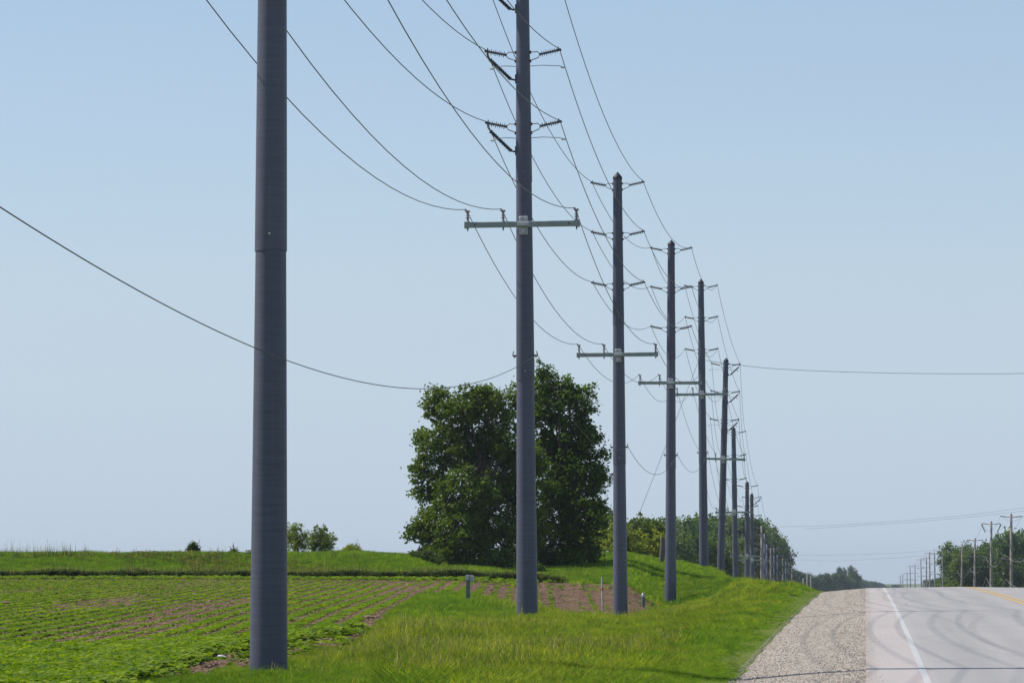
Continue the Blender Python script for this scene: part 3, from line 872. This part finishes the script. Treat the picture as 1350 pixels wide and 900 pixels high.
for k, (px_, py_, D) in enumerate(fence_like):
    top = at(px_, py_ - 3, D); g = -11.8
    e = simple_pole('utility_pole', ORDS[k] + ' from the left of the tiny poles before the blue far trees', 'utility pole', 'tiny distant poles before the far trees',
                    (top.x, D, g), top.z - g, .26, M['wood'], None, ())

# ------------------------------------------------------------------ conductors
def catenary(a, b, sag, n=18):
    a, b = Vector(a), Vector(b)
    return [a.lerp(b, i / n) + Vector((0, 0, -4 * sag * (i / n) * (1 - i / n))) for i in range(n + 1)]
def wire(name, label, pts, r, mat, cat='power line', group=None, n=5):
    V_, F_ = [], []
    mb = MB(); mb.tube(pts, r, n)
    o = mb.build(name, mat); return tag(o, label, cat, group)
bpy.context.view_layer.update()
def wpt(e, loc): return e.matrix_world @ Vector(loc)
def run(att_near, n_poles, sagf, jit):
    pts = []
    for i in range(n_poles - 1):
        a_, b_ = wpt(POLES[i], att_near), wpt(POLES[i + 1], att_near)
        L = (b_ - a_).length
        seg = catenary(a_, b_, sagf * (L / 42.0) ** 2 * (1 + jit[i % len(jit)]), 16 if i < 6 else 8)
        pts += seg if not pts else seg[1:]
    return pts
sides = {-1: 'field', 1: 'road'}
lv = {LEVELS[0]: 'lowest', LEVELS[1]: 'middle', LEVELS[2]: 'highest'}
CONDG = 'conductors of the grey pole line'
for (s, z), (_, _, _, pt) in LINE_ATT:
    pts = run(pt, len(POLES), .92, [.05 * random.uniform(-1, 1) for _ in range(7)])
    wire('conductor', '%s transmission wire on the %s side of the grey poles' % (lv[z], sides[s]), pts, .0115, M['wire'], group=CONDG)
pin_names = ['left', 'middle', 'right']
for k, x in enumerate(PINS):
    pts = run((x - .03, -.30, ARM + .40), len(POLES), .98, [.04 * random.uniform(-1, 1) for _ in range(7)])
    wire('conductor', 'thin wire on the %s pin of the grey green crossarms' % ('field side', 'inner', 'road side')[k], pts, .0105, M['wire'], group=CONDG)
# telephone cable: skips the nearest pole
rc = rpole(6.62)
a_ = wpt(POLES[2], (rc + .08, -.02, 6.66)); b_ = wpt(POLES[0], (.42, -.02, 6.65))
b_.y = 16.0; b_.x = -8.33
a_.x = max(a_.x, -8.4)
mid = catenary(b_, a_, 2.28, 60)
wire('service_cable', 'dark cable sagging low across the nearest pole towards the leafy trees', mid, .0075, M['cable'], 'cable')
pts = []
for i in range(2, 9):
    a_ = wpt(POLES[i], (rc + .08, -.02, 6.66)); b_ = wpt(POLES[i + 1], (rc + .08, -.02, 6.66))
    seg = catenary(a_, b_, 1.0, 16); pts += seg if not pts else seg[1:]
wire('service_cable', 'thin cable low on the road side of the poles beyond the trees', pts, .009, M['cable'], 'cable')
# guy wires and road crossings
wire('guy_wire', 'thin guy wire slanting down left from the fifth grey pole', [at(920, 478, 221), at(892, 551, 216), at(843, 676, 206), at(800, 760, 200)], .012, M['wire'], 'wire', n=5)
e5 = POLES[5]
# bracket of the crossing cable and two loose bracket loops on the fifth pole
p = at(944, 476, 221); q = at(1350, 492, 214); q2 = at(1560, 470, 212)
pp = [at(926, 474, 220.7), at(944, 477, 220.6), at(1000, 484, 220), at(1060, 488, 219), at(1130, 490.5, 218), at(1200, 492, 217), at(1280, 492.5, 216), at(1350, 492, 215), at(1450, 488, 213.5), at(1560, 480, 212)]
wire('crossing_cable', 'thin cable crossing the sky over the road from the fifth grey pole', smooth_path([tuple(v) for v in pp], 5), .013, M['cable'], 'cable')
for (pix, D, lab) in (([(1028, 694), (1100, 692), (1190, 686), (1270, 679), (1350, 669), (1450, 655)], 350, 'upper of two faint wires over the road, rising to the right'),
                      ([(1060, 697), (1140, 692), (1200, 688), (1280, 681), (1350, 673), (1450, 660)], 352, 'lower of two faint wires over the road, rising to the right'),
                      ([(1040, 731), (1110, 731), (1190, 728), (1245, 723)], 640, 'faint distant wire above the far trees beside the road'),
                      ([(1036, 737), (1100, 739), (1180, 735), (1226, 731)], 765, 'faintest distant wire just over the far tree tops')):
    wire('crossing_cable', lab, smooth_path([tuple(at(*p_, D)) for p_ in pix], 5), .009 if D < 500 else .012, M['wire'], 'cable')

# ------------------------------------------------------------------ right-hand pole line beyond the crest
right = [(1332, 677, 340), (1305, 687, 396), (1283, 709, 458), (1265, 717, 524), (1244, 724, 631), (1233, 728, 706), (1226, 727, 765), (1221, 734, 812), (1215, 736, 885),
         (1206, 744, 1000), (1201, 745, 1083), (1195.5, 754, 1200), (1190.5, 756, 1326), (1187, 759, 1413)]
RP = []
rlab = ['largest brown wooden pole at the right edge, before the trees', 'second brown wooden pole from the right edge', 'third brown wooden pole from the right edge, before the trees', 'fourth brown wooden pole from the right edge, before the trees',
        'brown wooden pole in front of the left end of the right-hand trees', 'first brown pole standing clear left of the right-hand trees', 'second brown pole standing clear left of the right-hand trees', 'third brown pole standing clear left of the right-hand trees',
        'fourth brown pole standing clear left of the right-hand trees']
for k, (px_, py_, D) in enumerate(right):
    top = at(px_, py_, D); h = 14.0
    lean = math.radians([.3, .6, .9, 1.6, -1.0, -.6, -.4, .2, -.8, .2, -1.2, .4, -.5, .3][k])
    lab = rlab[k] if k < 9 else ORDS[13 - k] + ' from the left of the tiny brown poles where the road vanishes'
    e = simple_pole('wooden_pole', lab, 'utility pole', 'brown wooden poles on the right' if k < 9 else 'tiny brown poles where the road vanishes', (top.x, D, top.z - h), h, .165, M['wood'], None, (h - .25, h - 2.2, h - 4.0), lean, .12)
    if k == 1:
        for s in (-1, 1):
            ribbed((s * 1.0, 0, h - .3), (s * .62, 0, h - 1.1), .05, .09, 7, 6).build('surge_arrester', M['ins_dark'], e)
    RP.append(e)
bpy.context.view_layer.update()
M['wire_pale'] = simple('pale stranded conductor', (.42, .42, .40), .5, .2)
for (x, z, lab) in ((-.95, 13.8, 'top left wire of the brown pole line'), (.95, 13.8, 'top right wire of the brown pole line'),
                    (-.6, 10.4, 'pale lower wire of the brown pole line'), (-.5, 8.2, 'lowest pale wire of the brown pole line')):
    pts = []
    first = wpt(RP[0], (x, 0, z)); nearp = first + Vector((1.2, -58, 1.2))
    pts = catenary(nearp, first, 1.3, 8)
    for i in range(len(RP) - 1):
        a_, b_ = wpt(RP[i], (x, 0, z)), wpt(RP[i + 1], (x, 0, z)); pts += catenary(a_, b_, 1.1, 8)[1:]
    wire('conductor', lab, pts, .010 if z > 12 else .011, M['wire'] if z > 12 else M['wire_pale'], group='conductors of the brown pole line', n=4)

# ------------------------------------------------------------------ trees
def leaf_cloud(lobes, per_lobe, leaves_per, leaf, spread, seed, flat=.8, up=.25):
    """lobes: (centre, radius xyz). Leaves sit in sprigs on and inside each lobe; gaps stay between sprigs"""
    r = np.random.default_rng(seed)
    C = []; 
    for (c, rad) in lobes:
        area = (rad[0] * rad[1] + rad[0] * rad[2] + rad[1] * rad[2]) / 3
        n = max(4, int(per_lobe * area))
        d = r.normal(size=(n, 3)); d /= np.linalg.norm(d, axis=1)[:, None]
        rr = r.uniform(0, 1, n) ** .33
        rr = np.where(r.uniform(size=n) < .10, rr * 1.18, rr)
        C.append(np.array(c) + d * rr[:, None] * np.array(rad))
    C = np.concatenate(C)
    K = len(C)
    sp = spread * r.uniform(.5, 1.35, K)
    n = K * leaves_per
    ci = np.repeat(np.arange(K), leaves_per)
    P = C[ci] + r.normal(size=(n, 3)) * (sp[ci] * .55)[:, None] * np.array([1, 1, flat])
    nrm = r.normal(size=(n, 3)) + np.array([0, 0, up * 3]); nrm /= np.linalg.norm(nrm, axis=1)[:, None]
    t = np.cross(nrm, r.normal(size=(n, 3))); t /= np.linalg.norm(t, axis=1)[:, None]
    u = np.cross(nrm, t)
    s = (leaf * r.uniform(.6, 1.3, n))[:, None]
    V = np.stack([P - t * s * .6, P + u * s * .42 + nrm * s * .08, P + t * s * .7 - nrm * s * .1, P - u * s * .42 + nrm * s * .08], 1).reshape(-1, 3)
    F = np.arange(n * 4).reshape(-1, 4)
    return V, F, C
def limb_mesh(name, base, height, r0, targets, seed, wob=.12):
    r = random.Random(seed); mb = MB()
    base = Vector(base)
    top = base + Vector((r.uniform(-.3, .3), r.uniform(-.3, .3), height))
    tr = [base.lerp(top, k / 6) + Vector((r.uniform(-wob, wob), r.uniform(-wob, wob), 0)) * (1 if k else 0) for k in range(7)]
    mb.tube([base - Vector((0, 0, .5))] + tr, [r0 * 1.3] + [r0 * (1.15 - .15 * k) for k in range(7)], 9)
    for tg in targets:
        tg = Vector(tg); k = r.uniform(.25, .95); s = base.lerp(top, k)
        m1 = s.lerp(tg, .45) + Vector((r.uniform(-.3, .3), r.uniform(-.3, .3), r.uniform(0, .5)))
        rr = r0 * (1.0 - .75 * k) * .7
        mb.tube([s, m1, tg], [rr, rr * .6, rr * .2], 5)
    return mb.mesh(name)
def tree(name, label, cat, org, crown_vf, limb, leaf_mat, group=None):
    e = empty(name, org, label, cat, group)
    link_mesh('crown', crown_vf, leaf_mat, e)
    link_mesh('trunk', limb, M['bark'], e)
    return e

TD_ = 195.0
def lobes_from_px(items, org):
    L = []
    for (px_, py_, rx, ry, dy) in items:
        c = at(px_, py_, TD_ + dy) - org
        k = TD_ / FPX
        L.append((tuple(c), (rx * k, rx * k * 1.05, ry * k)))
    return L
# left tree of the pair
orgL = Vector((at(640, 752, TD_).x, TD_, gz(at(640, 752, TD_).x, TD_)))
LL = [(600, 545, 36, 26, 0), (645, 535, 34, 24, .5), (580, 590, 32, 28, -1), (625, 590, 42, 34, 1), (668, 580, 30, 34, 0), (572, 640, 30, 30, 0), (615, 650, 42, 34, -2), (660, 645, 36, 38, 1.5),
      (574, 688, 26, 28, -1.5), (605, 705, 38, 32, -2.5), (650, 708, 38, 34, -1), (572, 716, 20, 18, -2), (590, 735, 30, 18, -2.8), (640, 742, 44, 16, -2), (553, 615, 12, 11, -.5), (567, 537, 11, 13, 0), (541, 704, 7, 9, -2), (556, 700, 16, 14, -1.5),
      (640, 520, 16, 13, 0), (612, 518, 12, 9, 0), (576, 522, 14, 12, .2), (690, 520, 22, 18, 1), (690, 620, 34, 40, 2), (690, 700, 34, 40, 1), (556, 575, 12, 10, 0)]
lob = lobes_from_px(LL, orgL)
Vv, Ff, Cc = leaf_cloud(lob, 66, 34, .14, .31, 11, up=.4)
crownL = np_mesh('crown', Vv, Ff)
limbL = limb_mesh('trunk', (0, 0, 0), 6.5, .26, [l[0] for l in lob] + [tuple(c) for c in Cc[::60]], 3)
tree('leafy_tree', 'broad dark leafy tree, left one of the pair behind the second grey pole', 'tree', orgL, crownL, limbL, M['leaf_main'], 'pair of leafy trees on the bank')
# right tree: taller, its sunlit look put into a brighter leaf colour
orgR = Vector((at(742, 752, TD_).x, TD_ + 5, gz(at(742, 752, TD_).x, TD_ + 5)))
LR = [(717, 505, 20, 24, 2), (733, 530, 32, 26, 2), (768, 535, 18, 22, 2), (705, 545, 24, 26, 2), (748, 575, 38, 32, 2), (772, 580, 18, 26, 1.5), (722, 600, 34, 36, 2), (760, 625, 40, 34, 1.5), (786, 632, 16, 26, 1),
      (725, 660, 38, 36, 1), (765, 675, 36, 32, 1), (786, 680, 14, 20, 0), (725, 710, 38, 32, .5), (768, 712, 28, 24, 0), (745, 738, 44, 16, -.5), (790, 575, 7, 7, 2), (713, 487, 8, 11, 2), (793, 600, 9, 8, 1), (778, 515, 8, 9, 2), (747, 507, 12, 11, 2), (700, 740, 30, 16, 0)]
lob = lobes_from_px([(a1, b1, c1, d1, e1 + 3.5) for a1, b1, c1, d1, e1 in LR], orgR)
Vv, Ff, Cc = leaf_cloud(lob, 62, 34, .14, .31, 12, up=.4)
crownR = np_mesh('crown', Vv, Ff)
limbR = limb_mesh('trunk', (0, 0, 0), 7.5, .24, [l[0] for l in lob] + [tuple(c) for c in Cc[::60]], 4)
M['leaf_main_lit'] = mat_leaf('maple leaves in sunlit tone', (.065, .115, .010), (.20, .27, .022), .5, .38, .6, .18)  # lighter copy of the leaf colour, standing in for sun on the crown
tree('leafy_tree', 'taller leafy tree with sunlit crown, right one of the pair behind the second grey pole', 'tree', orgR, crownR, limbR, M['leaf_main_lit'], 'pair of leafy trees on the bank')

# bushes and shrubs
def bush(name, label, cat, px_, py_top, wpx, D, mat, seed, leaf=.07, base_y=None, group=None, dens=34):
    x = at(px_, 700, D).x; z0 = gz(x, D); top = at(px_, py_top, D).z; h = (top - z0) * 1.08; w = wpx * D / FPX
    r = random.Random(seed); lobes = []
    nl = max(9, int(w * h * 1.6))
    for k in range(min(nl, 16)):
        u = r.uniform(-.36, .36); hh = r.uniform(.3, .78) * (1 - .5 * abs(u))
        rr = r.uniform(.17, .27)
        lobes.append(((u * w, r.uniform(-.25, .25) * w, hh * h), (rr * w * .9, rr * w * .9, rr * h)))
    lobes.append(((0, 0, h * .42), (w * .36, w * .3, h * .3)))
    lobes.append(((r.uniform(-.12, .12) * w, 0, h * .8), (w * .16, w * .16, h * .17)))
    V_, F_, C_ = leaf_cloud(lobes, dens / max(.05, (w * .2) ** 2) * .55, 20, leaf, max(.12, w * .07), seed)
    limb = limb_mesh('trunk', (0, 0, 0), h * .6, .035 * max(1, h / 2), [tuple(c) for c in C_[::max(1, len(C_)//14)]], seed, .03)
    return tree(name, label, cat, (x, D, z0), np_mesh('crown', V_, F_), limb, mat, group)
bush('bush', 'round sunlit bush on the skyline just right of the nearest pole', 'bush', 394, 687, 50, 204, M['leaf_bush'], 21)
bush('bush', 'second ragged bush on the skyline, right of the round one', 'bush', 422, 694, 40, 203, M['leaf_bush'], 22)
bush('bush', 'low leafy plant on the skyline between bush and trees', 'bush', 462, 718, 28, 196, M['leaf_bush'], 23, .06)
bush('bush', 'small dark plant alone on the skyline of the left bank', 'bush', 255, 716, 22, 190, M['leaf_main'], 24, .06)
bush('bush', 'tiny plant on the skyline just left of the nearest pole', 'bush', 309, 723, 12, 190, M['leaf_main'], 25, .05)
bush('bush', 'dark shrub at the left foot of the leafy trees', 'bush', 560, 724, 44, 188, M['leaf_main'], 26, .09)
bush('bush', 'light green shrub under the right-hand leafy tree', 'bush', 700, 742, 40, 188, M['leaf_main'], 27, .09)
for k, (px_, yt, w_, D_, lab) in enumerate([(797, 672, 66, 250, 'yellow green shrub between the leafy trees and third grey pole'), (846, 676, 62, 252, 'yellow green shrub between the third and fourth grey poles'),
                                            (820, 688, 60, 246, 'yellow green shrub behind the third grey pole'), (868, 700, 46, 248, 'low yellow green shrub just left of the fourth grey pole'), (775, 695, 50, 248, 'yellow green shrub half hidden by the right leafy tree')]):
    bush('shrub', lab, 'shrub', px_, yt, w_, D_, M['leaf_olive'], 30 + k, .14, group='yellow green shrubs behind the rise', dens=30)

# woods: individual trees, copies of a few crowns
def wood_proto(seed, h, w, leaf, nl=16):
    r = random.Random(seed); lobes = []
    for k in range(nl):
        t = r.uniform(0, 1); zz = h * (.22 + .68 * t); wr = w * (.5 - .30 * abs(t - .35) - .12 * t)
        a_ = r.uniform(0, 6.28); q = r.uniform(.3, .85) * wr
        rr = w * r.uniform(.12, .2)
        lobes.append(((q * math.cos(a_), q * math.sin(a_), zz), (rr, rr, rr * r.uniform(.8, 1.2))))
    lobes.append(((r.uniform(-.5, .5), 0, h * .92), (w * .12, w * .12, h * .08)))
    lobes.append(((0, 0, h * .45), (w * .3, w * .3, h * .3)))
    V_, F_, C_ = leaf_cloud(lobes, 13, 20, leaf, w * .07, seed)
    limb = limb_mesh('trunk', (0, 0, 0), h * .7, .22, [l[0] for l in lobes], seed, .15)
    return np_mesh('crown', V_, F_), limb
WP = [wood_proto(50 + k, 17, 8.5, .30) for k in range(5)]
M['leaf_wood2'] = mat_leaf('grey green woodland leaves', (.08, .13, .055), (.15, .20, .08), .25, .3)
M['leaf_wood3'] = mat_leaf('dark woodland leaves', (.045, .09, .024), (.10, .16, .035), .25, .3)
lm = [M['leaf_wood'], M['leaf_wood2'], M['leaf_wood3'], M['leaf_olive']]
WPM = {}
def wood_tree(px_, py_top, D, k, label, group, matk, ground=None, wscale=1.0, name='woodland_tree'):
    p = at(px_, py_top, D); g = gz(p.x, D) if ground is None else ground
    h = p.z - g
    e = empty(name, (p.x, D, g), label, 'tree', group, (0, 0, k * 1.7))
    cm, tm = WP[k % len(WP)]
    key = (k % len(WP), matk)
    if key not in WPM:
        c2 = cm.copy(); c2.materials.clear(); c2.materials.append(lm[matk] if matk < 9 else M['leaf_far']); WPM[key] = c2
    o = link_mesh('crown', WPM[key], None, e); o2 = link_mesh('trunk', tm, M['bark'], e)
    sc = h / 17.0
    e.scale = (sc * wscale, sc * wscale, sc)
    return e
r = random.Random(5)
outline = [(845, 684), (862, 682), (878, 680), (893, 682), (908, 680), (920, 679), (935, 680), (948, 677), (960, 680), (972, 682), (984, 680), (996, 684), (1006, 686), (1014, 692), (1021, 700), (1026, 712), (1030, 724), (1033, 738)]
wl = 'tree in the green wood behind the grey poles'
for k, (x_, y_) in enumerate(outline):
    D = 470 + k * 16 + r.uniform(-8, 8) if x_ < 1000 else 800 + r.uniform(-12, 12)
    if x_ > 1015: D = 880 + k
    wood_tree(x_, y_ + r.uniform(-3, 3), D, k, ORDS[k] + ' tree from the left, tall back row of the wood behind grey poles', 'trees of the left wood', [0, 2, 1, 0, 2][k % 5] if x_ < 1000 else 2, wscale=.95)
for k in range(16):
    fw = ORDS[k] + ' tree from the left, low front row of the wood behind grey poles'
    x_ = 838 + k * 11.5; y_ = 700 + r.uniform(-6, 10)
    wood_tree(x_, y_, 400 + k * 5 + r.uniform(-6, 6), k + 2, fw, 'trees of the left wood', [1, 0, 3, 0, 1, 0][k % 6], wscale=.8) if x_ < 985 else wood_tree(x_, y_ + 6, 760, k, fw, 'trees of the left wood', 2)
# right wood
outr = [(1246, 722), (1254, 712), (1264, 716), (1276, 709), (1286, 716), (1296, 711), (1308, 706), (1318, 698), (1326, 690), (1338, 697), (1350, 694), (1362, 690), (1376, 694)]
wr_ = 'tree in the dark green wood behind the brown poles'
for k, (x_, y_) in enumerate(outr):
    wood_tree(x_, y_ + 4 + r.uniform(-2, 2), 650 + r.uniform(-10, 25), k + 1, ORDS[k] + ' tree from the left in the back row of the wood behind the brown poles', 'trees of the right wood', [2, 0, 2, 0, 0][k % 5], wscale=.85)
for k in range(9):
    wood_tree(1250 + k * 14, 728 + r.uniform(-6, 6), 640 + r.uniform(-6, 6), k + 3, ORDS[k] + ' tree from the left in the low front row behind the brown poles', 'trees of the right wood', [0, 3, 2, 2, 0][k % 5], wscale=.9)
# far trees towards the vanishing point
fl_ = 'tree in the bluish far belt left of the road end'
for k in range(15):
    x_ = 1044 + k * 6; y_ = 754 + r.uniform(-3, 3) + (4 if k in (4, 5, 9) else 0)
    if k < 5: y_ -= 1
    wood_tree(x_, y_, 1150 + k * 30, k, ORDS[k] + ' tree from the left in the bluish far belt left of the road end', 'far trees left of the road end', 9, wscale=1.15)
for k in range(14):
    x_ = 1128 + k * 3.3; y_ = 761 + k * .75 + r.uniform(-1.2, 1.2)
    wood_tree(x_, y_, 2100 + k * 60, k, ORDS[k] + ' hazy tree from the left in the farthest belt tapering to the road end', 'farthest trees at the road end', 9, wscale=1.6)
for k, (x_, y_, lab) in enumerate([(1107, 746, 'slim tall far tree, left of the three above the belt'), (1113, 747, 'slim tall far tree, middle of the three above the belt'), (1123, 745, 'fuller tall far tree, right of the three above the belt')]):
    wood_tree(x_, y_, 1700, k, lab, 'three tall far trees', 9, wscale=.42 if k < 2 else .75)
for k, x_ in enumerate([1179, 1182, 1186, 1220, 1225, 1230, 1235, 1241]):
    wood_tree(x_, 770 if x_ < 1200 else 766 - k * .7, 2600 if x_ < 1200 else 1500, k, ORDS[k if k < 3 else k - 3] + ' low hazy tree from the left on the horizon ' + ('at the road end' if x_ < 1200 else 'left of the right wood'), 'low hazy trees ' + ('at the road end' if x_ < 1200 else 'left of the right wood'), 9, wscale=1.3)

# ------------------------------------------------------------------ small things on the verge
X_, Y_ = at(617, 790, 112).x, 112
z_ = gz(X_, Y_)
e = empty('marker_post', (X_, Y_, z_ - .05), 'dark grey timber post with a pale box, in grass left of the second pole', 'post')
MB().box((0, 0, .42), (.12, .12, .86), .01).build('post', M['post_wood'], e)
MB().box((-.005, -.065, .76), (.11, .03, .15), .008).build('face_plate', M['galv'], e)
MB().box((.12, -.02, .74), (.11, .10, .18), .012).build('box', M['galv'], e)
X_, Y_ = at(795, 812, 136).x, 136
z_ = gz(X_, Y_)
e = empty('marker_stake', (X_, Y_, z_), 'thin white stake with a red band, left of the third pole', 'stake', rot=(0, -.03, 0))
MB().lathe([(-.2, .036), (0, .036), (1.3, .032), (1.36, .02)], n=8).build('stake', simple('weathered white stake', (.42, .40, .36), .7, 0, .35, 5), e)
MB().lathe([(.88, .043), (.90, .045), (.93, .045), (.95, .043)], n=8).build('band', M['red'], e)
X_, Y_ = at(848, 808, 158).x, 158
e = empty('short_post', (X_, Y_, gz(X_, Y_)), 'short grey post with pale top between the third and fourth poles', 'post')
MB().lathe([(-.2, .07), (.42, .07)], n=8).build('post', M['post_wood'], e)
MB().lathe([(.42, .075), (.52, .075), (.56, .04)], n=8).build('cap', M['galv'], e)
X_, Y_ = at(872, 745, 214).x, 214
e = empty('stump_post', (X_, Y_, gz(X_, Y_) - .1), 'thick weathered wooden post on the shaded rise beside the fourth pole', 'post', rot=(0, .04, 0))
MB().lathe([(-.3, .17), (0, .16), (.8, .14), (1.5, .13), (1.62, .11)], n=9).build('post', simple('old dark timber', (.13, .11, .10), .9, 0, .3, 5), e)
# meter box at the foot of the sixth pole
X_, Y_ = at(944, 750, 219).x, 219
# litter
X_, Y_ = ground_hit(291, 872)
bm = bmesh.new(); bmesh.ops.create_icosphere(bm, subdivisions=2, radius=.075)
rr = random.Random(1)
for v in bm.verts: v.co = Vector((v.co.x * 1.1, v.co.y, v.co.z * .55)) * rr.uniform(.7, 1.25)
me = bpy.data.meshes.new('litter'); bm.to_mesh(me); bm.free()
o = link_mesh('litter', me, simple('faded litter', (.5, .5, .52), .7, 0, .2)); o.location = (X_, Y_, gz(X_, Y_) + .06)
tag(o, 'crumpled white litter on the bare soil left of the nearest pole', 'litter')

# ------------------------------------------------------------------ air
if True:
    me = MB().box((0, 2900, 15), (3600, 6600, 56)).mesh('haze')
    hz, nt, b = new_mat('summer haze'); nt.nodes.remove(b)
    pv = nt.nodes.new('ShaderNodeVolumePrincipled'); pv.inputs['Color'].default_value = (.80, .88, 1.0, 1)
    pv.inputs['Density'].default_value = .00010; pv.inputs['Anisotropy'].default_value = .3
    nt.links.new(pv.outputs[0], nt.nodes['Material Output'].inputs['Volume'])
    tag(link_mesh('haze', me, hz), kind='stuff')
